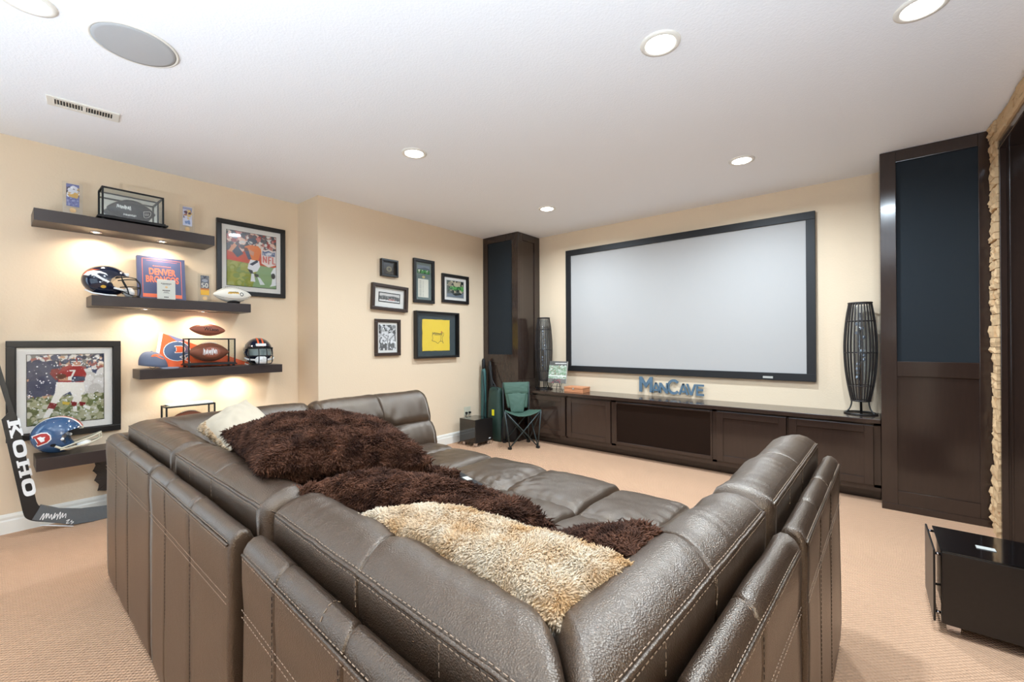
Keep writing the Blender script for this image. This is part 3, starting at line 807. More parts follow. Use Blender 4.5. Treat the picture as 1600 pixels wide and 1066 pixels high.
def cornerA(): 
    sub = t
    # run along local -x : outer face looks -y
    global straight
    old = straight
    straight = lambda k: (lambda tt, s, z: Vector((-tt, s, z)))
    back_run(0, 1.065, 'A', sub, 6.2, mitre='start', seams=[(0.50, 0.004), (0.81, 0.004)])
    straight = old
cornerA(); back_run(0, 0.985, 'B', t, 7.7, mitre='start'); seat(-1.06, -0.20, 0.20, 0.94, t, 3.0)
t = thing('sectional_module', 'brown leather sofa section at the right end, nearest the cabinets', 'sofa', (-0.122, 1.345, 0), (0, 0, -0.033), GRP)
back_run(0, 0.985, 'B', t, 9.1); seat(-1.045, -0.20, 0.03, 0.985, t, 4.0)
t = thing('sectional_module', 'brown leather sofa section with tufted back at the far left end, below the picture wall', 'sofa', (-3.235, 1.455, 0), (0, 0, 0), GRP)
back_run(0, 1.0, 'C', t, 11.5, vis=False); seat(0.20, 1.045, 0.0, 0.985, t, 5.0)
t = thing('sectional_module', 'backless brown leather seat section in the middle, between the two end sections', 'sofa', (-2.182, 1.432, 0), (0, 0, 0.0), GRP)
seat(0.0, 1.02, 0.0, 1.0, t, 6.0)

# ------------------------------------------------------------ fur pillows
def fur_mat(name, c1, c2, scale=9):
    m = mat(name, c1, 0.95, spec=0.15); nt = m.node_tree; b = nt.nodes['Principled BSDF']
    tc = nt.nodes.new('ShaderNodeTexCoord'); n = nt.nodes.new('ShaderNodeTexNoise'); n.inputs['Scale'].default_value = scale; n.inputs['Detail'].default_value = 4
    nt.links.new(tc.outputs['Object'], n.inputs['Vector'])
    cr = nt.nodes.new('ShaderNodeValToRGB'); cr.color_ramp.elements[0].position = .36; cr.color_ramp.elements[1].position = .66
    cr.color_ramp.elements[0].color = c1; cr.color_ramp.elements[1].color = c2
    nt.links.new(n.outputs['Fac'], cr.inputs[0]); nt.links.new(cr.outputs[0], b.inputs['Base Color'])
    return m
M['brownfur'] = fur_mat('brown_fur', rgb(48, 29, 21), rgb(98, 66, 51), 20)
M['creamfur'] = fur_mat('cream_fur', rgb(186, 152, 112), rgb(206, 190, 168), 14)
M['ivory'] = mat('ivory_cloth', rgb(186, 172, 150), 0.9, bump=(240, 0.3, 0.0012))

def pillow(label, corners, puff, m, seedv, n_tuft, length, thin, group, cloth_side=None, lumps=0.012, droop=0.0):
    """four corners (near-left, near-right, far-right, far-left); a puffed cushion with tufts of fur over it"""
    c = [Vector(p) for p in corners]; ctr = sum(c, Vector())/4
    t = thing('fur_pillow', label, 'pillow', ctr, group=group)
    N = 26; nrm = (c[1]-c[0]).cross(c[3]-c[0]).normalized()
    if nrm.z < 0: nrm = -nrm
    V = {}; bm = bmesh.new()
    for side in (1, -1):
        for i in range(N+1):
            for j in range(N+1):
                if side == -1 and (i in (0, N) or j in (0, N)): V[side, i, j] = V[1, i, j]; continue
                u, v = i/N, j/N
                a, b = 2*u-1, 2*v-1
                # sides pulled in between the corners
                u2 = .5+(a*(1-0.07*(1-b*b)))/2; v2 = .5+(b*(1-0.07*(1-a*a)))/2
                p = c[0]*(1-u2)*(1-v2)+c[1]*u2*(1-v2)+c[2]*u2*v2+c[3]*(1-u2)*v2
                h = puff*max(0, (1-a*a)*(1-b*b))**0.42*(1 if side == 1 else 0.8)
                w = lumps*nz(u*3.2+seedv, v*3.2, side)+lumps*.5*nz(u*8, v*8+seedv, side)
                V[side, i, j] = bm.verts.new(p+nrm*side*h+nrm*w-ctr)
    for side in (1, -1):
        for i in range(N):
            for j in range(N):
                q = [V[side, i, j], V[side, i+1, j], V[side, i+1, j+1], V[side, i, j+1]]
                bm.faces.new(q if side == 1 else q[::-1])
    bm.normal_update()
    fs = [f for f in bm.faces]
    areas = np.array([f.calc_area() for f in fs]); cum = np.cumsum(areas)/areas.sum()
    vs = []; faces = []
    ids = np.searchsorted(cum, RNG.random(n_tuft)); rnd = RNG.random((n_tuft, 6))
    k = 0
    for q in range(n_tuft):
        f = fs[min(ids[q], len(fs)-1)]; co = [l.vert.co for l in f.loops]
        u, v = rnd[q, 0], rnd[q, 1]
        p = (co[0]*(1-u)+co[1]*u)*(1-v)+(co[3]*(1-u)+co[2]*u)*v; n = f.normal
        if cloth_side and cloth_side(p+ctr): continue
        p += n*0.001; fl = Vector((nz(p.x*17+seedv, p.y*17, p.z*17), nz(p.x*17, p.y*17+seedv, p.z*17+4), nz(p.x*17+9, p.y*17, p.z*17)-0.3))
        fl -= n*fl.dot(n); d = (n*0.62+fl*1.1+Vector((rnd[q, 2]-.5, rnd[q, 3]-.5, rnd[q, 4]-.5))*0.7)
        if d.dot(n) < .25: d += n*.4
        d.normalize()
        L = length*(0.6+0.8*rnd[q, 5]); s = d.orthogonal().normalized(); s2 = d.cross(s); w = thin*(0.7+0.6*rnd[q, 2])
        bend = Vector((rnd[q, 3]-.5, rnd[q, 4]-.5, -0.35))*L*0.55
        a = p-n*0.004
        for e in (s*w, -s*.5*w+s2*.87*w, -s*.5*w-s2*.87*w): vs.append(a+e)
        mid = a+d*L*0.6
        for e in (s*w*.75, -s*.4*w+s2*.65*w, -s*.4*w-s2*.65*w): vs.append(mid+e)
        vs.append(a+d*L+bend)
        for i in range(3):
            j = (i+1) % 3
            faces.append((k+i, k+j, k+3+j, k+3+i)); faces.append((k+3+i, k+3+j, k+6))
        k += 7
    cov = obj('cover', bm, m[0], t, True)
    me = bpy.data.meshes.new('fur'); me.from_pydata([tuple(x) for x in vs], [], faces); me.materials.append(m[1])
    me.polygons.foreach_set('use_smooth', [True]*len(me.polygons))
    fo = bpy.data.objects.new('fur', me); C.objects.link(fo); fo.parent = t; fo['kind'] = 'stuff'
    return t
BF = (M['brownfur'], M['brownfur']); CF = (M['creamfur'], M['creamfur'])
G1 = 'fur pillows on the sofa'
pillow('cream fur pillow with a smooth ivory back, leaning in the far left sofa corner', [(-1.93, 0.60, 0.875), (-2.12, 0.86, 0.90), (-2.64, 0.90, 0.985), (-2.56, 0.66, 0.875)], 0.062,
       (M['ivory'], M['creamfur']), 2.0, 16000, 0.014, 0.0026, G1, cloth_side=lambda p: p.z > 0.905-(p.x+2.35)*0.05+0.1*(p.y-.75))
pillow('dark brown fur pillow half hidden under the big brown pillow', [(-1.55, 0.80, 0.60), (-1.20, 1.00, 0.55), (-1.14, 1.08, 0.83), (-1.50, 0.95, 0.86)], 0.09, BF, 5.0, 14000, 0.020, 0.0030, G1)
pillow('largest dark brown fur pillow, lying on top beside the cream corner pillow', [(-1.43, 0.525, 0.915), (-1.17, 0.98, 0.875), (-1.70, 1.12, 0.86), (-2.10, 0.63, 0.915)], 0.128, BF, 1.0, 44000, 0.021, 0.0030, G1, lumps=0.02)
pillow('dark brown fur pillow lying between the big brown pillow and the cream pillow', [(-1.30, 0.565, 0.868), (-0.79, 0.78, 0.79), (-0.69, 1.02, 0.77), (-1.20, 1.02, 0.735)], 0.088, BF, 3.0, 34000, 0.021, 0.0030, G1, lumps=0.022)
pillow('small dark brown fur pillow tucked behind the cream pillow at the right', [(-0.83, 0.93, 0.70), (-0.36, 0.82, 0.86), (-0.365, 0.97, 0.865), (-0.80, 1.05, 0.60)], 0.055, BF, 8.0, 18000, 0.019, 0.0030, G1)
pillow('long cream fur pillow in front, along the near back of the sofa', [(-0.99, 0.585, 0.862), (-0.375, 0.575, 0.845), (-0.312, 0.785, 0.860), (-0.90, 0.77, 0.825)], 0.058, CF, 6.0, 52000, 0.013, 0.0024, G1, lumps=0.018)

t = thing('remote_control', 'black remote control with a grey pad, half under the brown pillow on the seat', 'remote', (-1.86, 1.83, 0.452), (0, 0, -0.30))
obj('body', B(-.14, .14, -.028, .028, 0, .022, .005), M['black'], t)
obj('pad', B(-.04, .03, -.018, .018, .021, .024, .001), M['greyp'], t)
# ------------------------------------------------------------ floating shelves on the left wall
SH = [('topmost dark floating shelf with a black football case on it', 0.189, 1.225, 2.131, 2.212),
      ('second dark floating shelf with a navy helmet and a navy book', 0.467, 1.503, 1.574, 1.650),
      ('third dark floating shelf with a cap, a pennant and footballs', 0.732, 1.772, 1.022, 1.096),
      ('lowest dark floating shelf with a blue football helmet on it', 0.197, 1.255, 0.440, 0.525)]
for i, (lab, y0, y1, z0, z1) in enumerate(SH):
    t = thing('floating_shelf', lab, 'shelf', (-4.56, (y0+y1)/2, z0), group='dark floating shelves')
    obj('shelf_box', B(-4.558, -4.292, y0, y1, z0, z1, .002), M['shelf'], t, world=True)
    if i < 3:
        for k in (0, 1):
            p = PUCKS[i*2+k]
            bm = lathe(bmesh.new(), [(.034, z0), (.034, z0-.004), (.028, z0-.006), (.024, z0-.004)], 20, p[0], p[1]); o = obj('puck_rim', bm, M['chrome'], t, True, world=True)
            obj('puck_lens', lathe(bmesh.new(), [(.024, z0-.0035), (.001, z0-.005)], 20, p[0], p[1]), M['lens'], o, True, world=True)

# ------------------------------------------------------------ framed pictures (all face +x)
def frame(label, x, y0, y1, z0, z1, fw, depth, fm, boards, roll=0.0, glassy=True, group=None):
    """boards: list of (name, inset, mat or canvas material, is_print)"""
    cy, cz = (y0+y1)/2, (z0+z1)/2; W, Hh = y1-y0, z1-z0
    t = thing('framed_picture', label, 'picture', (x, cy, cz), (roll, 0, 0), group)
    bm = bmesh.new()
    for (a0, a1, b0, b1) in ((-W/2, W/2, -Hh/2, -Hh/2+fw), (-W/2, W/2, Hh/2-fw, Hh/2), (-W/2, -W/2+fw, -Hh/2+fw, Hh/2-fw), (W/2-fw, W/2, -Hh/2+fw, Hh/2-fw)):
        box(bm, 0, depth, a0, a1, b0, b1, 0.003)
    for (a0, a1, b0, b1) in ((-W/2+fw-.001, W/2-fw+.001, -Hh/2+fw-.001, -Hh/2+fw+.005), (-W/2+fw-.001, W/2-fw+.001, Hh/2-fw-.005, Hh/2-fw+.001), (-W/2+fw-.001, -W/2+fw+.005, -Hh/2+fw, Hh/2-fw), (W/2-fw-.005, W/2-fw+.001, -Hh/2+fw, Hh/2-fw)):
        box(bm, 0.002, depth*0.72, a0, a1, b0, b1)
    obj('frame', bm, fm, t)
    lay = 0.004
    for n, (ya, yb, za, zb), mm, pr in boards:
        # ya.. as fractions of the sight size
        sw, sh = W-2*fw, Hh-2*fw
        a0, a1, b0, b1 = -sw/2+ya*sw, -sw/2+yb*sw, -sh/2+za*sh, -sh/2+zb*sh
        if pr: print_sheet(n, mm, t, (lay, (a0+a1)/2, (b0+b1)/2), (0, 1, 0), (0, 0, 1), a1-a0, b1-b0, 0.0012)
        else: obj(n, B(lay-.003 if n == 'mat_board' else lay, lay+.0015, a0, a1, b0, b1), mm, t)
        lay += 0.0022
    if glassy: obj('glazing', B(depth*.60, depth*.60+.002, -W/2+fw+.0005, W/2-fw-.0005, -Hh/2+fw+.0005, Hh/2-fw-.0005), M['picglass'], t)
    return t

CROWD = [(70, 78, 100), (206, 204, 198), (150, 90, 84), (40, 46, 66), (226, 214, 200), (120, 116, 110), (190, 150, 120), (58, 66, 92)]
# red-shirted player on snowy grass
c = Canvas(260, 330, (120, 118, 116)); c.specks(900, 0, 1, .38, 1, .03, CROWD).specks(160, 0, .35, .45, .85, .05, [(42, 52, 80), (52, 60, 84), (60, 66, 90)]).specks(90, .6, 1, .4, .7, .06, [(210, 208, 204), (190, 186, 180)])
c.poly([(0, 0), (1, 0), (1, .40), (0, .36)], (128, 132, 92)).specks(420, 0, 1, 0, .38, .03, [(150, 152, 116), (104, 112, 72), (166, 164, 134), (92, 98, 62), (188, 186, 166)]).blur(1)
R1, R2, WH, NV = (150, 44, 44), (122, 34, 38), (226, 222, 212), (44, 54, 78)
c.poly([(.28, .72), (.36, .62), (.42, .70), (.40, .80), (.30, .79)], R2).poly([(.38, .60), (.72, .58), (.76, .70), (.70, .82), (.56, .84), (.44, .82), (.38, .72)], R1)
c.poly([(.36, .60), (.72, .57), (.74, .44), (.66, .34), (.58, .36), (.54, .45), (.44, .40), (.36, .28), (.28, .30), (.34, .44)], WH)
c.poly([(.60, .40), (.70, .36), (.68, .28), (.58, .24), (.56, .30)], WH).poly([(.28, .31), (.37, .28), (.33, .20), (.24, .22)], R2).poly([(.26, .23), (.33, .21), (.32, .19), (.25, .20)], WH).poly([(.24, .205), (.32, .19), (.26, .08), (.19, .09)], WH).poly([(.14, .07), (.27, .10), (.27, .06), (.14, .04)], (196, 180, 140))
c.poly([(.55, .31), (.63, .28), (.62, .22), (.56, .24)], R2).poly([(.57, .22), (.63, .22), (.63, .14), (.58, .15)], WH).poly([(.66, .29), (.75, .27), (.73, .22), (.67, .23)], R2).poly([(.72, .24), (.82, .20), (.80, .15), (.71, .20)], WH).poly([(.44, .31), (.54, .29), (.52, .25), (.44, .27)], (200, 170, 70))
c.poly([(.36, .70), (.52, .66), (.52, .61), (.40, .62)], (190, 140, 112)).ell(.42, .68, .07, .04, (98, 58, 44)).poly([(.55, .68), (.74, .66), (.74, .60), (.56, .59)], NV).poly([(.51, .67), (.56, .68), (.56, .61), (.51, .62)], WH)
c.line([(.54, .76), (.60, .76), (.56, .67)], .022, WH).ell(.62, .885, .085, .055, NV).ell(.63, .865, .055, .034, (176, 128, 104)).line([(.56, .87), (.60, .83), (.68, .83), (.71, .87)], .014, (214, 212, 206)).line([(.56, .895), (.70, .895)], .014, (206, 206, 204)).line([(.62, .94), (.63, .89)], .012, R1)
c.specks(170, 0, 1, 0, 1, .008, [(235, 236, 238)]).blur(1).grain(.025)
frame('big black framed picture of a red-shirted football player in snow, above the blue helmet', -4.558, 0.070, 0.658, 0.622, 1.320, 0.044, 0.028, M['frameblack'],
      [('mat_board', (0, 1, 0, 1), M['paper'], False), ('inner_border', (.10, .90, .085, .915), M['frameblack'], False), ('print', (.107, .893, .092, .908), c.mat('red_player_photo'), True)])
# orange-shirted player
c = Canvas(240, 300, (150, 150, 78)); c.poly([(0, 0), (1, 0), (1, .42), (0, .48)], (150, 152, 66)).specks(200, 0, 1, 0, .44, .05, [(160, 160, 76), (140, 148, 62), (132, 150, 84), (168, 170, 96)]).poly([(.5, 0), (1, 0), (1, .40), (.62, .42)], (140, 168, 122))
c.poly([(0, .46), (1, .40), (1, .72), (0, .74)], (196, 78, 44)).specks(500, 0, 1, .68, 1, .035, [(196, 120, 110), (214, 210, 204), (110, 70, 66), (160, 60, 50), (90, 84, 88), (226, 190, 170), (70, 70, 76)]).blur(2)
c.poly([(.02, .62), (.14, .78), (.24, .70), (.12, .60)], (216, 150, 110)).poly([(.10, .62), (.20, .74), (.32, .60), (.20, .52)], (66, 74, 92)).poly([(0, .55), (.3, .50), (.34, .46), (0, .47)], (206, 70, 40))
OR = (224, 120, 44)
c.poly([(.34, .74), (.44, .78), (.62, .78), (.70, .70), (.66, .62), (.62, .50), (.46, .50), (.44, .60), (.36, .64)], OR).poly([(.34, .70), (.42, .68), (.48, .52), (.42, .50), (.36, .62)], (72, 80, 104)).poly([(.32, .72), (.40, .72), (.42, .66), (.34, .66)], (120, 70, 48)).poly([(.42, .70), (.54, .66), (.52, .58), (.44, .62)], (206, 150, 118))
c.poly([(.46, .51), (.64, .50), (.66, .40), (.60, .30), (.50, .27), (.40, .34), (.42, .42)], (228, 228, 232)).poly([(.44, .42), (.60, .52), (.62, .48), (.50, .40)], (48, 54, 74)).poly([(.40, .33), (.50, .31), (.52, .24), (.46, .25)], (60, 64, 66)).poly([(.48, .25), (.53, .25), (.56, .10), (.46, .10)], (226, 228, 230)).poly([(.54, .26), (.63, .24), (.62, .18), (.55, .20)], (76, 78, 74)).poly([(.60, .20), (.66, .18), (.76, .06), (.66, .05)], (222, 228, 228))
c.ell(.50, .86, .10, .055, (70, 76, 92)).ell(.46, .82, .05, .03, (200, 196, 190)).line([(.42, .84), (.46, .80), (.54, .81)], .014, (60, 64, 78))
c.poly([(.95, .40), (1, .42), (1, .06), (.86, .03), (.90, .08), (.92, .20), (.89, .30)], (230, 232, 232)).ell(.94, .24, .045, .055, (60, 64, 66))
c.poly([(.68, .74), (.76, .72), (.84, .755), (.92, .72), (1.0, .74), (1.0, .46), (.84, .40), (.69, .46)], (226, 214, 208)).poly([(.71, .71), (.76, .69), (.84, .72), (.92, .69), (.98, .71), (.98, .62), (.71, .62)], (92, 108, 142)).ell(.85, .66, .05, .03, (214, 216, 222)).specks(16, .72, .97, .63, .69, .012, [(214, 216, 222)])
RD = (206, 104, 96)
c.line([(.73, .49), (.73, .60), (.79, .49), (.79, .60)], .020, RD).line([(.84, .47), (.84, .60), (.89, .60)], .020, RD).line([(.84, .54), (.88, .54)], .018, RD).line([(.93, .60), (.93, .48), (.98, .48)], .020, RD)
c.blur(1).grain(.02)
frame('dark framed picture of an orange-shirted football player, right of the top shelf', -4.558, 1.309, 1.905, 1.748, 2.438, 0.036, 0.028, M['frameblack'],
      [('mat_board', (0, 1, 0, 1), M['paper'], False), ('inner_border', (.085, .915, .080, .920), M['frameblack'], False), ('print', (.093, .907, .087, .913), c.mat('orange_player_photo'), True)])
# small pictures on the step wall
X = -4.128
c = Canvas(80, 80, (30, 29, 28)); c.ell(.55, .45, .20, .20, (150, 140, 104)).ell(.55, .45, .14, .14, (104, 98, 76)).ell(.58, .47, .06, .07, (52, 50, 44)).line([(.3, .16), (.85, .15)], .03, (120, 112, 90)).blur(1)
frame('small black box frame holding a round medal, topmost left of the picture group', X, 2.728, 2.945, 2.030, 2.222, 0.020, 0.045, M['frameblack'],
      [('mat_board', (0, 1, 0, 1), M['black'], False), ('print', (.02, .98, .02, .98), c.mat('medal_print'), True)])
c = Canvas(110, 250, (108, 122, 118)); c.poly([(.12, .70), (.88, .70), (.88, .92), (.12, .92)], (120, 134, 146)).poly([(.12, .70), (.88, .70), (.88, .82), (.12, .80)], (52, 108, 60)).specks(40, .2, .85, .72, .80, .02, [(70, 150, 80), (214, 220, 200), (36, 84, 48)]).poly([(.12, .82), (.6, .87), (.88, .84), (.88, .80), (.12, .80)], (86, 100, 112)).ell(.5, .615, .09, .035, (190, 176, 120))
c.poly([(.16, .08), (.80, .08), (.80, .56), (.16, .56)], (222, 220, 204))
for k in range(14): c.line([(.24, .11+k*.031), (.36, .11+k*.031)], .012, (150, 150, 140)); c.line([(.44, .11+k*.031), (.50, .11+k*.031)], .010, (170, 168, 156))
c.blur(1)
frame('tall narrow black frame with a golf scene above a scorecard', X, 3.173, 3.487, 1.770, 2.295, 0.034, 0.03, M['frameblack'],
      [('mat_board', (0, 1, 0, 1), M['greyp'], False), ('print', (.0, 1, .0, 1), c.mat('golf_scorecard'), True)])
c = Canvas(140, 150, (90, 96, 92)); c.specks(160, 0, 1, .3, 1, .09, [(60, 66, 60), (150, 140, 116), (84, 92, 80), (190, 180, 150), (40, 46, 42)]).poly([(.1, .45), (1, .5), (1, .66), (.2, .62)], (62, 128, 66)).specks(40, .2, 1, .46, .64, .05, [(98, 166, 88), (48, 104, 54)]).poly([(0, 0), (1, 0), (1, .28), (0, .2)], (112, 122, 132)).poly([(.3, .2), (.8, .3), (.9, .2), (.5, .1)], (44, 50, 46)).blur(2)
frame('dark frame with a green golf hole print in a white mat, rightmost of the group', X, 3.615, 4.080, 1.800, 2.168, 0.034, 0.028, M['frameblack'],
      [('mat_board', (0, 1, 0, 1), M['paper'], False), ('inner_border', (.10, .90, .12, .88), M['greyp'], False), ('print', (.135, .865, .15, .85), c.mat('golf_hole_print'), True)])
c = Canvas(200, 90, (210, 206, 200)); c.poly([(.0, .2), (1, .2), (1, .62), (.7, .74), (.4, .66), (.2, .72), (0, .6)], (112, 112, 112)).specks(120, 0, 1, .2, .6, .07, [(84, 86, 84), (140, 138, 134), (100, 98, 96)]).specks(50, .45, .75, .12, .36, .04, [(196, 120, 110), (170, 90, 84), (214, 180, 170)]).poly([(0, 0), (1, 0), (1, .16), (0, .16)], (226, 224, 220)).blur(1)
frame('tilted dark brown frame with a wide landscape print in a wide mat', X, 2.612, 3.078, 1.650, 1.938, 0.032, 0.045, M['framebrown'],
      [('mat_board', (0, 1, 0, 1), M['paper'], False), ('inner_border', (.16, .86, .27, .76), M['frameblack'], False), ('print', (.185, .835, .315, .715), c.mat('panorama_print'), True)], roll=-0.040)
c = Canvas(120, 170, (196, 196, 196)); c.specks(120, 0, 1, .3, 1, .08, [(90, 90, 90), (150, 150, 150), (210, 210, 210), (60, 60, 60)]).poly([(.08, .28), (.48, .26), (.52, .64), (.36, .72), (.16, .70)], (220, 220, 220)).poly([(.50, .26), (.94, .28), (.92, .62), (.78, .70), (.58, .66)], (214, 214, 214)).ell(.27, .80, .10, .085, (176, 176, 176)).ell(.74, .77, .10, .085, (180, 180, 180)).ell(.27, .86, .10, .045, (70, 70, 70)).ell(.74, .83, .10, .04, (84, 84, 84)).poly([(.04, 0), (.46, 0), (.46, .28), (.08, .30)], (88, 88, 88)).poly([(.54, 0), (.92, 0), (.92, .28), (.54, .28)], (100, 100, 100)).line([(.2, .6), (.5, .42), (.3, .34)], .05, (160, 160, 160)).line([(.86, .58), (.6, .40)], .05, (150, 150, 150)).specks(60, 0, 1, 0, 1, .03, [(120, 120, 120), (236, 236, 236)]).blur(1)
frame('dark brown frame with a black and white photo of two seated people', X, 2.656, 2.983, 1.150, 1.556, 0.030, 0.03, M['framebrown'],
      [('mat_board', (0, 1, 0, 1), M['paper'], False), ('print', (.09, .91, .09, .91), c.mat('two_people_photo'), True)])
t = frame('black shadow box frame holding a yellow golf flag, largest of the group', X, 3.182, 3.870, 1.104, 1.672, 0.020, 0.06, M['frameblack'],
      [('mat_board', (0, 1, 0, 1), mat('dark_teal_board', rgb(40, 56, 60), 0.8), False)])
M['flag'] = mat('yellow_flag_cloth', rgb(238, 204, 52), 0.7, bump=(9, 0.5, 0.02))
bm = bmesh.new(); n = 16; g = []
for i in range(n+1):
    row = []
    for j in range(n+1):
        y = -.225+.44*i/n; z = -.195+.385*j/n
        row.append(bm.verts.new((0.014+0.005*nz(y*7, z*7, 1)+.003*nz(y*17, z*15, 5), y+.006*nz(z*20, i, 3)*(i in (0, n)), z+.006*nz(y*20, j, 8)*(j in (0, n)))))
    g.append(row)
for i in range(n):
    for j in range(n): bm.faces.new((g[i][j], g[i+1][j], g[i+1][j+1], g[i][j+1]))
fl = obj('flag', bm, M['flag'], t, True); tr = bvh_of(fl)
us = [(-.10, -.05), (-.085, -.02), (-.09, .02), (-.05, .045), (.0, .04), (.05, .035), (.085, .05), (.09, .02), (.07, -.01), (.075, -.05), (.085, -.085), (.068, -.06), (.03, -.06), (.0, -.085), (-.04, -.065), (-.10, -.05)]
obj('emblem', project(ribbon([us, [(.045, -.055), (.05, .045)]], .0045), tr, (0.0, .02, -.02), (0, 1, 0), (0, 0, 1), .001), M['stitchdark'], fl)
bm = flat_poly([[(.05, .045), (.075, .055), (.055, .072)]], 1); obj('pin_flag', project(bm, tr, (0, .02, -.02), (0, 1, 0), (0, 0, 1), .001), M['red'], fl)
bm = text_bm('Masters', .052); bmesh.ops.triangulate(bm, faces=bm.faces); obj('lettering', project(bm, tr, (0, .01, .012), (0, 1, 0), (0, 0, 1), .001), M['stitchdark'], fl)

# ------------------------------------------------------------ footballs
def football(label, loc, rot, m, L=0.141, R=0.084, lace='top', extras=None, lm=None, mark=None):
    t = thing('football', label, 'football', loc, rot, 'footballs on the shelves'); bm = bmesh.new(); prof = []
    for k in range(25):
        x = -L+2*L*k/24; r = R*max(0, 1-(abs(x)/L)**1.9)**0.80
        prof.append((max(r, .0008), x))
    rings = [[Vector((x, r*math.cos(a), r*math.sin(a))) for a in [2*PI*q/28 for q in range(28)]] for r, x in prof]
    loft(bm, rings); ball = obj('ball', bm, m, t, True); tr = bvh_of(ball)
    sb = bmesh.new()
    for a in (PI/4, 3*PI/4, 5*PI/4, 7*PI/4):
        tube(sb, [Vector((x, (r+.0004)*math.cos(a), (r+.0004)*math.sin(a))) for r, x in prof[1:-1]], .0011, 4)
    obj('seam', sb, M['stitchdark'], t)
    ls = R/.084; la = bmesh.new(); zt = lambda x: R*max(0, 1-(abs(x)/L)**1.9)**0.80
    tube(la, [(x, 0, zt(x)+.002) for x in (-.052, -.03, 0, .03, .052)], .003, 5)
    for k in range(8):
        x = -.049+k*.014; tube(la, [(x, -.014*ls, zt(x)-.0025), (x, -.008*ls, zt(x)+.003), (x, .008*ls, zt(x)+.003), (x, .014*ls, zt(x)-.0025)], .0028, 5)
    obj('laces', la, lm or M['whitep'], t)
    return t, ball, tr
def sign(ball, tr, seedv, cx, cz, w, h, wd, m, back=False):
    """signature on the side that faces local -y"""
    obj('signature', project(ribbon(squiggle(seedv, w, h), wd), tr, (cx, 0, cz), (1, 0, 0), (0, 0, 1), .001), m, ball)
def letters(ball, tr, s, size, cx, cz, m, bold=0.004):
    bm = text_bm(s, size, bold=bold*size*4); bmesh.ops.triangulate(bm, faces=bm.faces)
    obj('lettering', project(bm, tr, (cx, 0, cz), (1, 0, 0), (0, 0, 1), .0012), m, ball)
RZ = PI/2    # local x -> world +y, local -y -> world +x (towards the room)

# ------------------------------------------------------------ display cases
def case(label, y0, y1, x0, x1, z0, z1, bar=0.011, base=0.022, feet=0.0, over=0.02, fm=None, topplate=False):
    fm = fm or M['black']
    t = thing('display_case', label, 'display case', ((x0+x1)/2, (y0+y1)/2, z0), group='glass display cases')
    zb = z0+feet
    bm = bmesh.new(); box(bm, x0-over*.4, x1+over*.6, y0-over, y1+over, zb, zb+base*.55, .003); box(bm, x0, x1, y0-over*.4, y1+over*.4, zb+base*.55, zb+base, .002)
    obj('base', bm, fm, t, world=True)
    if feet:
        for y in (y0+.01, y1-.01):
            for x in (x0+.02, x1-.02): obj('foot', lathe(bmesh.new(), [(.011, z0), (.011, zb+.001)], 12, x, y), fm, t, world=True)
    z = zb+base
    for y in (y0, y1-bar):
        for x in (x0, x1-bar): obj('post', B(x, x+bar, y, y+bar, z, z1), fm, t, world=True)
    for x in (x0, x1-bar): obj('rail', B(x, x+bar, y0+bar, y1-bar, z1-bar, z1), fm, t, world=True)
    for y in (y0, y1-bar): obj('rail', B(x0+bar, x1-bar, y, y+bar, z1-bar, z1), fm, t, world=True)
    i = .003
    obj('pane', B(x1-bar*.6, x1-bar*.6+.002, y0+bar, y1-bar, z, z1-bar), M['glass'], t, world=True)
    obj('pane', B(x0+bar, x1-bar, y0+bar, y1-bar, z1-.006, z1-.003), M['glass'], t, world=True)
    for y in (y0+bar*.4, y1-bar*.6): obj('pane', B(x0+bar, x1-bar, y, y+.002, z, z1-bar), M['glass'], t, world=True)
    return t
c1 = case('black framed glass case with a dark football, on the topmost shelf', .523, .885, -4.485, -4.305, 2.213, 2.455, feet=0.012, over=.024)
obj('back_mirror', B(-4.478, -4.475, .534, .874, 2.247, 2.444), mat('mirror', rgb(214, 214, 206), 0.06, metal=1), c1, world=True)
obj('cradle', B(-4.43, -4.37, .60, .80, 2.247, 2.262, .004), M['black'], c1, world=True)
t, b, tr = football('charcoal grey football with white signatures, inside the case on the topmost shelf', (-4.395, .704, 2.325), (0.25, 0, RZ), M['balldark'], lm=M['black'], R=.078, L=.145)
sign(b, tr, 3, -.055, .022, .075, .034, .0026, M['whitep']); sign(b, tr, 8, -.02, -.030, .07, .018, .0024, M['whitep'])
bm = ribbon([[(.058, .012), (.105, .018), (.098, -.020), (.066, -.030), (.058, .012)], [(.068, .002), (.072, -.016)], [(.078, .004), (.082, -.016)], [(.09, .006), (.09, -.014)]], .0028)
obj('emblem', project(bm, tr, (0, 0, 0), (1, 0, 0), (0, 0, 1), .001), M['whitep'], b)
case('black framed glass case with a brown football, on the third shelf', 1.046, 1.392, -4.495, -4.330, 1.098, 1.340, feet=0.014, over=.012, base=.018, bar=.010)
t, b, tr = football('brown football with a white signature, inside the case on the third shelf', (-4.405, 1.213, 1.221), (0.1, 0, RZ), M['ballbrown'], R=.083, L=.150)
sign(b, tr, 5, -.012, .012, .100, .060, .0028, M['whitep'])
t, b, tr = football('brown football with black lettering, lying on top of the third shelf case', (-4.405, 1.203, 1.4158), (-0.18, 0.06, RZ), M['ballbrown'], R=.0535, L=.134)
letters(b, tr, 'Wilson', .038, .014, -.007, M['black'], .005)
obj('stand', lathe(bmesh.new(), [(.035, -.0738), (.035, -.068), (.024, -.050)], 20), M['acrylic'], t, True)
t, b, tr = football('white football with gold lettering, at the right end of the second shelf', (-4.350, 1.376, 1.7275), (-0.2, -0.03, RZ), M['ballwhite'], R=.070, L=.150, lm=M['black'])
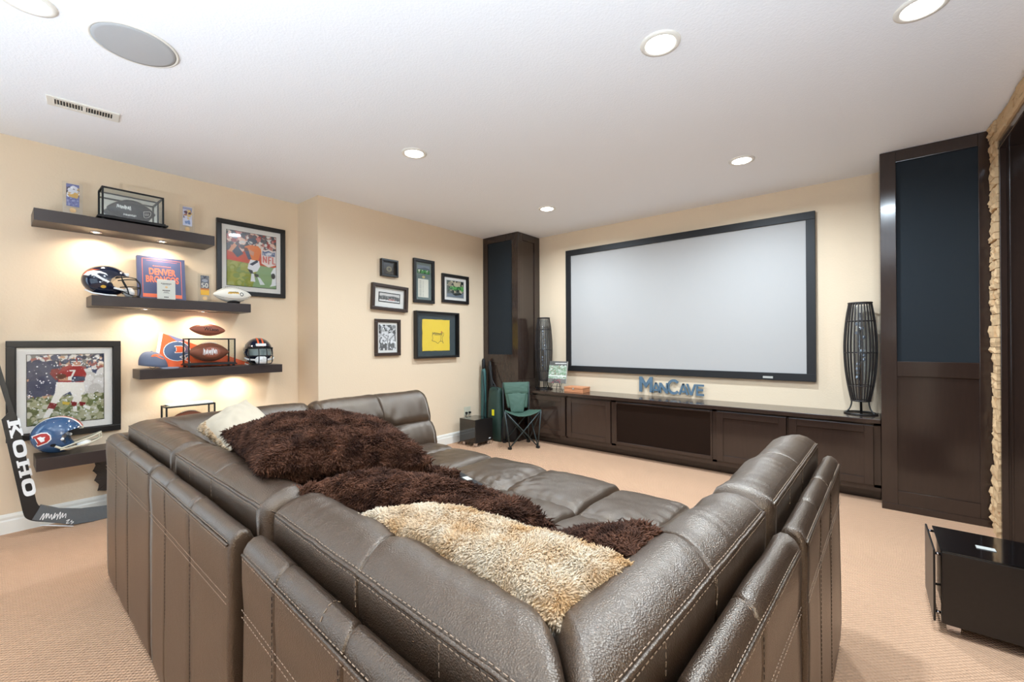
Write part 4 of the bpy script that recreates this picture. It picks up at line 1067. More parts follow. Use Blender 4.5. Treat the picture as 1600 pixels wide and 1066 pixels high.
sign(b, tr, 12, -.012, -.002, .080, .020, .006, M['gold']); sign(b, tr, 15, -.010, .004, .070, .012, .002, M['stitchdark'])
bm = ribbon([[(.052+.013*math.cos(a), -.010+.013*math.sin(a)) for a in [k*PI/5 for k in range(11)]]], .005); obj('emblem', project(bm, tr, (0, 0, 0), (1, 0, 0), (0, 0, 1), .001), M['navy'], b)
obj('stand', lathe(bmesh.new(), [(.05, -.077), (.05, -.070), (.034, -.058)], 20), M['black'], t, True)
case('black framed glass case with a brown ball, on the lowest shelf behind the sofa', .897, 1.238, -4.495, -4.330, .526, .787, base=.02, over=.010)
football('brown football mostly hidden inside the case on the lowest shelf', (-4.41, 1.068, .648), (0, 0, RZ), M['ballbrown'])
tag(obj('paper_stack', B(-4.485, -4.345, .925, 1.225, .7878, .797, .001), M['whitep']), 'thin white booklet lying on top of the lowest case', 'booklet')

# ------------------------------------------------------------ acrylic ticket stands
def ticket(label, y, z, w, h, base_w, art, wood=True):
    t = thing('ticket_stand', label, 'award', (-4.41, y, z), group='clear ticket stands')
    bz = 0.018 if wood else 0.008
    bm = bmesh.new(); box(bm, -.045, .045, -base_w/2, base_w/2, 0, bz*.6, .003); box(bm, -.035, .035, -base_w/2+.008, base_w/2-.008, bz*.6, bz, .003)
    obj('base', bm, M['redwood'] if wood else M['acrylic'], t)
    pl = obj('plate', B(-.008, .008, -w*.78, w*.78, bz, bz+.055+h+.014, .002), M['acrylic'], t)
    print_sheet('ticket', art, t, (.0086, 0, bz+.055+h/2), (0, 1, 0), (0, 0, 1), w, h, .0006)
    obj('seal', place(lathe(bmesh.new(), [(.017, 0), (.017, .001), (.001, .0014)], 16), (.0084, 0, bz+.028), (0, 1, 0), (0, 0, 1)), M['sealtan'], t)
M['sealtan'] = mat('tan_seal', rgb(226, 186, 132), 0.5)
c = Canvas(60, 140, (112, 116, 158)); c.poly([(0, .45), (1, .45), (1, .85), (0, .85)], (98, 88, 110)).specks(46, .1, .9, .45, .85, .07, [(210, 208, 214), (60, 56, 64), (190, 160, 110), (226, 226, 230)]).poly([(.1, .62), (.9, .62), (.8, .76), (.2, .78)], (206, 206, 212)).specks(14, .2, .8, .44, .56, .06, [(198, 160, 92)]).specks(20, .1, .9, .05, .36, .03, [(150, 152, 186), (96, 98, 140)]).blur(1)
ticket('clear ticket stand with a purple ticket, left of the case on the topmost shelf', .383, 2.213, .066, .160, .150, c.mat('ticket_print_1'))
c = Canvas(60, 140, (196, 200, 218)); c.poly([(.05, .4), (.95, .4), (.95, .96), (.05, .96)], (120, 112, 132)).specks(36, .1, .9, .42, .84, .08, [(206, 176, 116), (96, 70, 84), (190, 190, 206), (160, 110, 96)]).poly([(0, .86), (1, .86), (1, .98), (0, .98)], (150, 152, 178)).specks(14, .2, .8, .1, .26, .04, [(120, 140, 180)]).blur(1)
ticket('clear ticket stand with a pale ticket, right of the case on the topmost shelf', 1.060, 2.213, .064, .158, .145, c.mat('ticket_print_2'))
c = Canvas(60, 140, (92, 92, 98)); c.poly([(0, .0), (1, .0), (1, .25), (0, .25)], (232, 176, 60)).poly([(0, .25), (1, .25), (1, .34), (0, .34)], (196, 120, 60)).poly([(.05, .85), (.95, .85), (.95, .98), (.05, .98)], (60, 60, 66)).specks(12, .1, .9, .85, .98, .05, [(120, 120, 124)]).ell(.5, .74, .36, .08, (150, 152, 158))
c.line([(.40, .60), (.16, .60), (.16, .50), (.36, .50), (.42, .46), (.36, .40), (.14, .40)], .035, (244, 236, 220)).line([(.62, .40), (.56, .50), (.62, .60), (.78, .60), (.84, .50), (.78, .40), (.62, .40)], .035, (244, 236, 220)).blur(1)
ticket('clear stand with a gold and grey ticket reading 50, left of the white football', 1.182, 1.651, .062, .168, .130, c.mat('ticket_print_3'), wood=False)

# ------------------------------------------------------------ navy book and the small card in front
t = thing('book', 'large navy book with orange lettering, leaning upright on the second shelf', 'book', (-4.47, .908, 1.651), (0, -0.13, 0))
obj('page_block', B(-.014, .012, -.146, .150, .004, .352), M['paper'], t)
cv = obj('cover', box(box(box(bmesh.new(), .012, .017, -.154, .154, 0, .358, .001), -.019, -.014, -.154, .154, 0, .358, .001), -.019, .017, -.158, -.1535, 0, .358, .001), mat('navy_book_cloth', rgb(74, 82, 118), 0.45), t)
M['coral'] = mat('coral_print', rgb(232, 118, 84), 0.5)
fr = bmesh.new()
for a in ((-.128, .128, .336, .339), (-.128, .128, .020, .023), (-.128, -.125, .02, .339), (.125, .128, .02, .339), (-.10, .10, .322, .3235), (-.126, .126, .023, .050)): box(fr, .017, .0176, *a)
obj('border', fr, M['coral'], cv)
for s, zc, wd in (('DENVER', .232, .85), ('BRONCOS', .168, .85)):
    bm = text_bm(s, .074, .0004, .0022, 1.0, space=1.0); xs = [v.co.x for v in bm.verts]; k = (.175 if s == 'DENVER' else .215)/(max(xs)-min(xs))
    for v in bm.verts: v.co.x *= k
    place(bm, (.0178, .0, zc), (0, 1, 0), (0, 0, 1)); obj('lettering', bm, M['coral'], cv)
fr = bmesh.new()
for k in range(9): box(fr, .017, .0175, -.06+k*.0135, -.05+k*.0135, .279, .285)
obj('title_rule', fr, M['coral'], cv)
t = thing('award_card', 'small white plaque standing in front of the navy book', 'card', (-4.395, .918, 1.651), (0, -0.06, 0))
obj('plaque', B(-.012, .0, -.059, .059, 0, .166, .002), mat('pale_card', rgb(214, 212, 200), 0.5), t)
ln = bmesh.new()
for z, w, h in ((.134, .07, .006), (.126, .05, .003), (.078, .05, .008), (.066, .03, .004), (.058, .04, .003), (.024, .03, .008)):
    n = max(3, int(w/.009))
    for k in range(n): box(ln, 0, .0006, -w/2+k*w/n, -w/2+(k+.72)*w/n, z-h/2, z+h/2)
obj('text_lines', ln, M['stitchdark'], t); obj('seal', place(lathe(bmesh.new(), [(.009, 0), (.009, .0008), (.001, .001)], 14), (0.0003, 0, .105), (0, 1, 0), (0, 0, 1)), M['sealtan'], t)
# ------------------------------------------------------------ football helmets
def boolean_cut(bm, cutters):
    me = bpy.data.meshes.new('shell'); bmesh.ops.recalc_face_normals(bm, faces=bm.faces); bm.to_mesh(me); bm.free()
    o = bpy.data.objects.new('shell', me); C.objects.link(o); tmp = []
    for pts in cutters:
        cb = bmesh.new(); prism(cb, pts, lambda a, b, d: (a, d, b), -.4, .4); bmesh.ops.recalc_face_normals(cb, faces=cb.faces)
        cm = bpy.data.meshes.new('cutter'); cb.to_mesh(cm); cb.free(); co = bpy.data.objects.new('cutter', cm); C.objects.link(co); tmp.append(co)
        md = o.modifiers.new('cut', 'BOOLEAN'); md.operation = 'DIFFERENCE'; md.solver = 'EXACT'; md.object = co
    dg = bpy.context.evaluated_depsgraph_get(); res = bpy.data.meshes.new_from_object(o.evaluated_get(dg))
    out = bmesh.new(); out.from_mesh(res)
    for q in tmp+[o]: bpy.data.objects.remove(q)
    return out
def shell_sphere(bm, a, b, c, zc, rows, flip=False, mis=None, n=44):
    """ellipsoid with its poles on the y axis, so stripes follow lines of latitude"""
    R = []
    for la in rows:
        y = b*math.sin(la); k = math.cos(la)**0.92
        R.append([bm.verts.new((a*k*math.cos(t)*(1.0 if math.cos(t) > 0 else 1.04), y, zc+c*k*math.sin(t)*(1 if math.sin(t) > 0 else .95))) for t in [2*PI*q/n for q in range(n)]])
    for i in range(len(R)-1):
        for q in range(n):
            vs = (R[i][q], R[i][(q+1) % n], R[i+1][(q+1) % n], R[i+1][q]); f = bm.faces.new(vs if flip else vs[::-1])
            f.material_index = mis[i] if mis else 0
    bm.faces.new(R[0] if not flip else R[0][::-1]); bm.faces.new(R[-1][::-1] if not flip else R[-1])
D_OUT = [(-.048, .040), (.012, .040), (.040, .026), (.048, .0), (.040, -.026), (.012, -.040), (-.048, -.040), (-.048, -.026), (-.036, -.022), (-.036, .022), (-.048, .026)]
D_IN = [(a*.86, b*.84) for a, b in D_OUT]
HORSE = [(-.078, -.006), (-.060, .022), (-.030, .036), (.010, .036), (.040, .026), (.052, .010), (.030, .018), (.005, .020), (-.008, .012), (.020, -.008), (.066, -.030), (.060, -.040), (.030, -.030), (-.020, -.004), (-.034, -.008), (-.036, .004), (-.050, -.010)]
MANE = [(-.084, -.012), (-.072, .020), (-.040, .044), (.005, .048), (-.03, .038), (-.060, .022), (-.078, -.006)]
def helmet(label, loc, rot, style, mats, stripe, mask_m, logo, scale=1.0):
    t = thing('football_helmet', label, 'helmet', loc, rot, 'football helmets on the shelves'); t.scale = (scale,)*3
    a, b, c, zc = (.132, .108, .118, .128) if style == 'modern' else (.134, .110, .132, .130)
    edges = [-.5*PI*.985, -1.3, -1.05, -.85, -.68, -.52, -.38]; s = stripe   # stripe = list of (angle, material index) borders
    inner = sorted(set(v for v, _ in s)|{-v for v, _ in s})
    rows = edges+[v for v in inner]+[0.38, .52, .68, .85, 1.05, 1.3, .5*PI*.985]
    rows = sorted(set(rows)); mis = []
    for p, q in zip(rows, rows[1:]):
        m_ = abs((p+q)/2); k = 0
        for v, mi in s:
            if m_ < v: k = mi
        mis.append(k)
    bm = bmesh.new(); shell_sphere(bm, a, b, c, zc, rows, False, mis)
    shell_sphere(bm, a*.90, b*.89, c*.90, zc, [-1.54, -1.2, -.9, -.6, -.3, 0, .3, .6, .9, 1.2, 1.54], True, [3]*10)
    if style == 'modern':
        face = [(.3, .170), (.108, .170), (.060, .163), (.034, .140), (.026, .112), (.040, .088), (.074, .070), (.098, .050), (.094, .024), (.080, -.05), (.3, -.05)]
    else:
        face = [(.3, .165), (.112, .165), (.070, .158), (.040, .136), (.030, .105), (.040, .072), (.056, .050), (.052, .02), (.050, -.05), (.3, -.05)]
    bot = [(-.3, -.1), (-.3, .050), (-.130, .046 if style == 'modern' else .022), (-.080, .020), (-.02, .012), (.30, .010), (.3, -.1)]
    bm = boolean_cut(bm, [face, bot])
    sh = obj('shell', bm, mats+[M['padding']]*(4-len(mats)), t, True, sharp=38); tr = bvh_of(sh)
    pad = bmesh.new()
    for yy in (-.062, .062): bmesh.ops.create_uvsphere(pad, u_segments=12, v_segments=8, radius=.03, matrix=Matrix.Translation((.0, yy, .085)) @ Matrix.Diagonal((1.4, .5, 1.5, 1)))
    bmesh.ops.create_uvsphere(pad, u_segments=14, v_segments=8, radius=.05, matrix=Matrix.Translation((.04, 0, .178)) @ Matrix.Diagonal((1.0, 1.1, .5, 1)))
    obj('padding', pad, M['padding'], t, True)
    for sd in (-1, 1):
        e = [( -.012+.015*math.cos(k*PI/6), .078+.011*math.sin(k*PI/6)) for k in range(12)]
        bm = flat_poly([e], 1)
        if sd < 0: bm = project(bm, tr, (0, 0, 0), (1, 0, 0), (0, 0, 1), .001)
        else:
            for v in bm.verts: v.co.x *= -1
            bm = project(bm, tr, (0, 0, 0), (-1, 0, 0), (0, 0, 1), .001)
        obj('ear_hole', bm, M['dark'] if style != 'modern' else M['gold'], t)
        def dec(name, polys, m, cx, cz, rot_, lift, cuts=3):
            ca, sa = math.cos(rot_), math.sin(rot_)
            bm = flat_poly([[(cx+x*ca-y*sa, cz+x*sa+y*ca) for x, y in P] for P in polys], cuts)
            if sd < 0: project(bm, tr, (0, 0, 0), (1, 0, 0), (0, 0, 1), lift)
            else:
                for v in bm.verts: v.co.x *= -1
                project(bm, tr, (0, 0, 0), (-1, 0, 0), (0, 0, 1), lift)
            obj(name, bm, m, t)
        if logo == 'D':
            dec('emblem', [D_OUT], M['whitep'], -.058, .135, .30, .0008); dec('emblem_inset', [D_IN], M['red'], -.058, .135, .30, .0016)
            dec('emblem_horse', [[(-.020, .016), (-.002, .018), (.006, .008), (.022, .004), (.012, -.004), (.006, -.020), (-.014, -.020), (-.016, -.002)]], M['whitep'], -.058, .135, .30, .0024)
        else:
            dec('emblem', [HORSE], M['whitep'], -.040, .155, -.12, .0012); dec('emblem_mane', [MANE], M['orange'], -.040, .155, -.12, .0008)
            dec('signature', [[(-.01+i*.012, -.02+((i*7) % 3)*.006), (-.004+i*.012, -.02+((i*5) % 3)*.006), (-.006+i*.012, -.012+((i*3) % 4)*.004)] for i in range(6)], M['greyp'], -.02, .125, 0, .0012, 1)
    # face mask
    def side(p): return [(x, -y, z) for x, y, z in p]
    def bar(pts, r):
        P = spline(pts+[(x, -y, z) for x, y, z in pts[-2::-1]], 5); return tube(bmesh.new(), P, r, 6)
    if style == 'modern':
        for pts in ([(.062, .100, .150), (.110, .088, .160), (.160, .052, .158), (.172, .0, .156)], [(.078, .100, .078), (.130, .086, .088), (.180, .055, .090), (.196, 0, .090)],
                    [(.080, .098, .058), (.130, .080, .030), (.178, .052, .022), (.190, 0, .020)]):
            obj('mask_bar', bar(pts, .0042), mask_m, t, True)
        for y in (-.030, .030): obj('mask_bar', tube(bmesh.new(), spline([(.168, y, .157), (.190, y, .125), (.194, y, .088), (.192, y, .05), (.184, y, .022)], 4), .0042, 6), mask_m, t, True)
        for y in (-.092, .092): obj('mask_bar', tube(bmesh.new(), spline([(.085, y, .158), (.100, y, .12), (.115, y*.96, .085), (.128, y*.9, .032)], 4), .0042, 6), mask_m, t, True)
        cup = bmesh.new(); bmesh.ops.create_uvsphere(cup, u_segments=16, v_segments=10, radius=.045, matrix=Matrix.Translation((.128, 0, .052)) @ Matrix.Diagonal((.75, 1.1, .85, 1))); obj('chin_cup', cup, M['whitep'], t, True)
        for y in (-1, 1): obj('chin_strap', tube(bmesh.new(), spline([(.125, y*.045, .055), (.095, y*.092, .060), (.045, y*.110, .072)], 5), .008, 6), M['whitep'], t, True)
        obj('bumper', B(.100, .128, -.038, .038, .172, .196, .004), M['whitep'], t)
        obj('lower_trim', tube(bmesh.new(), [(-.11, -.058, .052), (-.07, -.086, .028), (0, -.098, .018), (.06, -.088, .016)], .006, 6), M['whitep'], t, True)
    else:
        for pts, r in (([(.020, .112, .048), (.080, .104, .062), (.160, .080, .082), (.205, .045, .096), (.212, 0, .098)], .0052), ([(.020, .112, .040), (.080, .104, .042), (.160, .080, .046), (.205, .045, .060), (.212, 0, .062)], .0052)):
            obj('mask_bar', bar(pts, r), mask_m, t, True)
        for y in (-.036, .036): obj('mask_bar', tube(bmesh.new(), [(.208, y, .098), (.209, y, .060)], .005, 6), mask_m, t, True)
        cup = bmesh.new(); bmesh.ops.create_uvsphere(cup, u_segments=16, v_segments=10, radius=.04, matrix=Matrix.Translation((.120, -.01, .040)) @ Matrix.Diagonal((1.0, 1.1, .6, 1))); obj('chin_cup', cup, M['whitep'], t, True)
        for y in (-1, 1): obj('chin_strap', tube(bmesh.new(), spline([(.110, y*.04, .038), (.05, y*.096, .034), (.0, y*.113, .070)], 5), .007, 6), M['cream'], t, True)
        obj('brow_clip', B(.108, .130, -.012, .012, .150, .168, .003), M['cream'], t)
        bt = bmesh.new()
        for y in (-1, 1): bmesh.ops.create_uvsphere(bt, u_segments=10, v_segments=6, radius=.011, matrix=Matrix.Translation((.035, y*.098, .11)))
        obj('snap', bt, M['whitep'], t, True)
        dots = bmesh.new(); r = random.Random(4)
        for k in range(26):
            an, la = r.uniform(.3, 2.9), r.uniform(-.9, .9); x, y, z = a*math.cos(la)**.92*math.cos(an), b*math.sin(la), zc+c*math.cos(la)**.92*math.sin(an)
            bmesh.ops.create_uvsphere(dots, u_segments=6, v_segments=4, radius=r.uniform(.001, .0026), matrix=Matrix.Translation((x, y, z)))
        obj('scuffs', dots, M['whitep'], t, kind='stuff')
    return t
NV3 = [M['navy'], M['orange'], M['whitep']]
helmet('navy football helmet with white horse emblem and black mask, left on the second shelf', (-4.415, .560, 1.640), (0, 0, RZ-.16), 'modern', NV3, [(.20, 1)], M['black'], 'horse')
helmet('navy football helmet facing the room, at the right end of the third shelf', (-4.455, 1.620, 1.084), (0, 0, -.16), 'modern', NV3, [(.22, 1), (.10, 0)], M['black'], 'horse', 1.07)
helmet('blue classic football helmet with a red letter emblem and cream mask, on the lowest shelf', (-4.392, .325, .528), (0, -.12, RZ-.28), 'classic', [M['royal'], M['whitep'], M['red']], [(.26, 1), (.13, 2)], M['cream'], 'D')
# visor of the helmet that faces the room is a grey shield
hv = [o for o in bpy.data.objects if o.get('label', '').startswith('navy football helmet facing')][0]
bm = bmesh.new(); rows = []
for z, k in ((.094, 1.0), (.12, 1.0), (.15, .95)):
    rows.append([Vector((.03+.112*math.cos(th)*k, .098*math.sin(th)*k, z)) for th in [(-1.25+2.5*i/14) for i in range(15)]])
loft(bm, rows, closed_ring=False, caps=False); obj('visor', bm, mat('grey_visor', rgb(120, 132, 130), 0.12), hv, True)

# ------------------------------------------------------------ cap and pennant on the third shelf
t = thing('baseball_cap', 'grey-blue baseball cap at the left end of the third shelf', 'cap', (-4.405, .835, 1.098), (0, 0, RZ-.25))
bm = bmesh.new(); rings = []
for k in range(10):
    la = k/9*PI/2*.97; r = math.cos(la)**.75
    rings.append([Vector((.092*r*math.cos(q)-.012*math.sin(la), .082*r*math.sin(q)*(1-.12*math.sin(la)), .018+.118*math.sin(la)-.012*r*math.cos(q))) for q in [2*PI*i/28 for i in range(28)]])
loft(bm, rings); cr = obj('crown', bm, M['navymatte'], t, True); tr = bvh_of(cr)
bm = bmesh.new(); up, dn = [], []
N = 13
for rr in (0.0, .5, 1.0):
    row = []
    for i in range(N):
        th = -1.15+2.3*i/(N-1); base = Vector((.092*math.cos(th), .082*math.sin(th), .010)); out = base+Vector((.075*math.cos(th*.5)*rr, .01*math.sin(th)*rr, -.006*rr-.022*rr*abs(math.sin(th))**1.5+.004*rr))
        row.append(out)
    up.append(row)
loft(bm, up+[[p-Vector((0, 0, .005)) for p in r] for r in up[::-1]], closed_ring=False, caps=False); obj('brim', bm, M['navymatte'], t, True)
bm = flat_poly([[(x*.55, y*.55) for x, y in HORSE]], 2); obj('emblem', project(bm, tr, (.03, 0, .085), (1, 0, .0), (0, 0.25, 1), .001), M['orange'], cr)
obj('top_button', lathe(bmesh.new(), [(.008, .134), (.006, .139), (.001, .141)], 12, -.012, 0), M['navymatte'], t, True)
obj('wire_stand', tube(bmesh.new(), [(-.02, -.07, .014), (-.0, -.085, .002), (.02, -.07, .014)], .002, 5), M['blacksatin'], t)

t = thing('pennant', 'orange felt pennant with a blue helmet, leaning on the wall behind the third shelf case', 'pennant', (-4.512, .90, 1.098), (0, -.10, 0))
pts = [(0.0, .295), (-.045, .02), (.03, .001), (.66, .001), (.66, .012)]
obj('felt', prism(bmesh.new(), pts, lambda a, b, d: (d, a, b), 0, .004), M['orange'], t)
obj('heading', prism(bmesh.new(), [(0, .295), (.022, .288), (-.022, .012), (-.045, .02)], lambda a, b, d: (d, a, b), .0035, .0062), M['whitep'], t)
bm = flat_poly([[(.115+.095*math.cos(k*PI/10), .135+.085*math.sin(k*PI/10)) for k in range(20)]], 0); obj('helmet_print_edge', place(bm, (.0046, 0, 0), (0, 1, 0), (0, 0, 1)), M['whitep'], t)
bm = flat_poly([[(.115+.090*math.cos(k*PI/10), .135+.080*math.sin(k*PI/10)) for k in range(20)]], 0); obj('helmet_print', place(bm, (.0052, 0, 0), (0, 1, 0), (0, 0, 1)), mat('blue_felt_print', rgb(74, 94, 128), .8), t)
for nm, P, m_, x in (('emblem', D_OUT, M['whitep'], .0058), ('emblem_inset', D_IN, M['orange'], .0064)):
    bm = flat_poly([[(.135+a*.8, .150+b*.8) for a, b in P]], 0); obj(nm, place(bm, (x, 0, 0), (0, 1, 0), (0, 0, 1)), m_, t)
bm = ribbon([[(.130, .085), (.20, .110)], [(.130, .085), (.205, .035)], [(.165, .095), (.175, .062)], [(.19, .10), (.195, .05)]], .005); obj('mask_print', place(bm, (.0066, 0, 0), (0, 1, 0), (0, 0, 1)), M['whitep'], t)
bm = flat_poly([[(.05, .278), (.20, .215), (.17, .225), (.12, .215)]], 0); obj('blue_corner', place(bm, (.005, 0, 0), (0, 1, 0), (0, 0, 1)), mat('lilac_felt_print', rgb(120, 128, 172), .8), t)

# ------------------------------------------------------------ goalie stick against the wall
t = thing('hockey_stick', 'black goalie hockey stick with white lettering leaning on the wall beside the lowest shelf', 'hockey stick', (-4.378, .15, 0), (0, -0.06, 0))
yz = lambda a, b, d: (d, a-.15, b)
lo = [(.082, .845), (.050, .800), (.141, .170)]+[tuple(p[:2]) for p in spline([(.141, .170, 0), (.152, .130, 0), (.182, .100, 0), (.235, .075, 0)], 4)[1:]]
hi = [(.240, .172)]+[tuple(p[:2]) for p in spline([(.240, .172, 0), (.215, .190, 0), (.203, .225, 0)], 4)[1:]]+[(.118, .815), (.108, .838)]
pad = obj('paddle', prism(bmesh.new(), lo+hi, yz, -.012, .012), M['blacksatin'], t)
obj('shaft', prism(bmesh.new(), [(-.075, 1.62), (-.045, 1.62), (.108, .838), (.082, .842)], yz, -.011, .011), M['blacksatin'], t)
bl = obj('blade', prism(bmesh.new(), [(.235, .075), (.375, .012), (.47, .004), (.60, .006), (.62, .05), (.60, .082), (.42, .100), (.31, .135), (.240, .172)], yz, -.010, .010), M['blacksatin'], t)
bm = prism(bmesh.new(), [(.178, .104), (.375, .010), (.48, .001), (.615, .002), (.63, .05), (.61, .087), (.42, .106), (.31, .140), (.222, .196)], yz, -.0135, .0135)
bmesh.ops.bevel(bm, geom=bm.edges[:], offset=.003, segments=2, affect='EDGES'); wr_ = obj('shrink_wrap', bm, M['wrap'], t)
bm = ribbon([[(a*.95, b) for a, b in p] for p in squiggle(21, .13, .056, 7)]+[[(.07, -.035), (.085, -.025), (.075, -.05), (.09, -.047)], [(.10, -.03), (.095, -.042), (.11, -.042), (.10, -.056)]], .0036)
obj('signature', place(bm, (.0142, .135, .100), (0, 1, -.28), (0, .28, 1)), M['whitep'], wr_)
bm = B(-.004, .004, .0, .17, -.004, 0.0); 
for v in bm.verts: v.co = Vector((v.co.x*2.4, .07+v.co.y, .058+v.co.z-.36*v.co.y))
obj('white_edge', bm, M['whitep'], t)
# KOHO, reading down the paddle
def slab(ch):
    if ch == 'K': return [[(0, 0), (.36, 0), (.36, .16), (.28, .16), (.28, .40), (.52, .16), (.46, .16), (.46, 0), (.84, 0), (.84, .16), (.76, .16), (.46, .52), (.72, .84), (.80, .84), (.80, 1), (.46, 1), (.46, .84), (.50, .84), (.28, .58), (.28, .84), (.36, .84), (.36, 1), (0, 1), (0, .84), (.08, .84), (.08, .16), (0, .16)]]
    if ch == 'H': return [[(0, 0), (.36, 0), (.36, .16), (.28, .16), (.28, .42), (.58, .42), (.58, .16), (.50, .16), (.50, 0), (.86, 0), (.86, .16), (.78, .16), (.78, .84), (.86, .84), (.86, 1), (.50, 1), (.50, .84), (.58, .84), (.58, .60), (.28, .60), (.28, .84), (.36, .84), (.36, 1), (0, 1), (0, .84), (.08, .84), (.08, .16), (0, .16)]]
    out = []
    n = 24
    for k in range(n):
        q = []
        for kk in (k, k+1):
            a = 2*PI*kk/n; ca, sa = math.cos(a), math.sin(a); e = lambda v: math.copysign(abs(v)**.62, v)
            q.append(((.43+.43*e(ca), .5+.52*e(sa)), (.43+.20*e(ca), .5+.28*e(sa))))
        out.append([q[0][0], q[1][0], q[1][1], q[0][1]])
    return out
dn_ = Vector((0, .091, -.630)).normalized(); rt = Vector((0, .630, .091)).normalized()
s0 = .150; adv = 0.0; start = Vector((.0128, .075-.15, .792))
for ch, kx in (('K', .148), ('O', .138), ('H', .136), ('O', .138)):
    bm = flat_poly([[(x*kx, y*.056) for x, y in p] for p in slab(ch)], 0)
    place(bm, start+dn_*adv+rt*-.002, dn_, rt); obj('letter', bm, M['whitep'], pad); adv += kx*(.93 if ch != 'O' else .95)+.006

# ------------------------------------------------------------ winged statue under the lowest shelf
t = thing('gargoyle_statue', 'dark bronze winged statue on the floor beneath the lowest shelf, half behind the sofa', 'statue', (-4.468, .655, 0))
def skin(name, verts, edges, radii, m, parent, lv=2):
    me = bpy.data.meshes.new(name); me.from_pydata(verts, edges, []); o = bpy.data.objects.new(name, me); C.objects.link(o)
    md = o.modifiers.new('skin', 'SKIN'); sv = me.skin_vertices[0].data
    for i, r in enumerate(radii): sv[i].radius = (r, r); sv[i].use_root = i == 0
    sb = o.modifiers.new('sub', 'SUBSURF'); sb.levels = lv; sb.render_levels = lv
    dg = bpy.context.evaluated_depsgraph_get(); res = bpy.data.meshes.new_from_object(o.evaluated_get(dg)); bpy.data.objects.remove(o)
    res.materials.append(m); res.polygons.foreach_set('use_smooth', [True]*len(res.polygons))
    q = bpy.data.objects.new(name, res); C.objects.link(q); q.parent = parent; return q
obj('plinth', lathe(bmesh.new(), [(.070, 0), (.070, .02), (.064, .035), (.062, .04)], 20), M['statue'], t, True)
V_ = [(0, 0, .10), (0, 0, .17), (.0, 0, .235), (.012, 0, .285), (.03, 0, .325), (.062, 0, .318),
      (.03, -.055, .105), (.065, -.06, .145), (.055, -.06, .055), (.085, -.062, .047), (.03, .055, .105), (.065, .06, .145), (.055, .06, .055), (.085, .062, .047),
      (.015, -.06, .225), (.045, -.062, .165), (.075, -.045, .115), (.015, .06, .225), (.045, .062, .165), (.075, .045, .115), (.02, -.03, .36), (.02, .03, .36)]
E_ = [(0, 1), (1, 2), (2, 3), (3, 4), (4, 5), (0, 6), (6, 7), (7, 8), (8, 9), (0, 10), (10, 11), (11, 12), (12, 13), (2, 14), (14, 15), (15, 16), (2, 17), (17, 18), (18, 19), (4, 20), (4, 21)]
skin('body', V_, E_, [.052, .055, .052, .03, .036, .02, .038, .032, .022, .016, .038, .032, .022, .016, .026, .022, .018, .026, .022, .018, .008, .008], M['statue'], t)
for s in (-1, 1):
    w_ = [(.0, .24), (.03, .34), (.07, .43), (.135, .415), (.120, .37), (.138, .335), (.112, .30), (.130, .26), (.102, .225), (.112, .18), (.07, .17), (.03, .18)]
    bm = prism(bmesh.new(), w_, lambda a, b, d: (-.035-a*.25+d, s*(.02+a), b), -.006, .006); bmesh.ops.bevel(bm, geom=bm.edges[:], offset=.002, segments=1, affect='EDGES')
    wg = obj('wing', bm, M['statue'], t)
    for tip in ((.135, .415), (.138, .335), (.130, .26), (.112, .18)):
        obj('wing_rib', tube(bmesh.new(), [(-.045, s*.03, .28), (-.035-tip[0]*.25+.006, s*(.02+tip[0]), tip[1])], [.009, .004], 6), M['statue'], wg, True)

# ------------------------------------------------------------ subwoofers
def subwoofer(label, x0, x1, y0, y1, z1, plates, front, veneer):
    t = thing('subwoofer', label, 'speaker', ((x0+x1)/2, (y0+y1)/2, 0), group='black subwoofers')
    obj('cabinet', B(x0, x1, y0, y1, .045, z1, .003), M['blackgloss'], t, world=True)
    if veneer: obj('front_panel', B(x0+.003, x1-.003, y0-.006, y0+.001, .047, z1-.006, .002), M['subveneer'], t, world=True)
    for y in (y0+.03, y1-.05):
        for x in (x0+.02, x1-.06): obj('foot', B(x, x+.045, y, y+.03, 0, .046, .003), M['chrome'], t, world=True)
    for a, b in plates:
        p = obj('side_plate', B(a, b, y0-.01, y1+.01, .05, z1, .003), M['blacksatin'], t, world=True)
        gap = (b, x0) if b <= x0 else (x1, a)
        for y in (y0+.012, y1-.02):
            for z in (.085, z1-.022): obj('standoff', place(lathe(bmesh.new(), [(.006, 0), (.006, gap[1]-gap[0])], 10), (gap[0], y, z), (0, 1, 0), (0, 0, 1)), M['chrome'], t, True, world=True)
    return t
t = subwoofer('large glossy black subwoofer on the carpet at the right picture edge', .246, .60, 2.672, 3.005, .366, [(.221, .229)], True, True)
o = obj('badge', B(.372, .432, 2.795, 2.83, .3662, .369, .001), M['greyp'], t, world=True)
t = subwoofer('small glossy black subwoofer on the carpet in the far left corner', -3.995, -3.722, 3.795, 4.085, .335, [(-3.712, -3.704)], True, False)
obj('badge', B(-3.7035, -3.7015, 4.02, 4.055, .075, .087), M['whitep'], t, world=True)

# wall outlet with plugs and a cord
t = thing('wall_outlet', 'white wall outlet plate with black plugs above the left subwoofer', 'outlet', (-4.128, 4.06, .375))
obj('plate', B(0, .006, -.06, .06, -.055, .06, .002), M['cream'], t)
for y in (-.03, .03): obj('socket', B(.0055, .008, y-.016, y+.016, -.035, .04, .002), M['cream'], t)
obj('plug', B(.008, .035, -.045, -.018, -.03, -.005, .004), M['black'], t); obj('plug', B(.008, .035, .015, .042, -.03, -.005, .004), M['black'], t)
tag(obj('power_cord', tube(bmesh.new(), spline([(-4.095, 4.03, .355), (-4.07, 3.97, .30), (-4.075, 3.93, .15), (-4.05, 3.86, .03), (-4.03, 3.80, .012), (-3.995, 3.86, .05)], 6), .004, 6), M['black'], smooth=True), 'black power cord hanging behind the left subwoofer', 'cord')

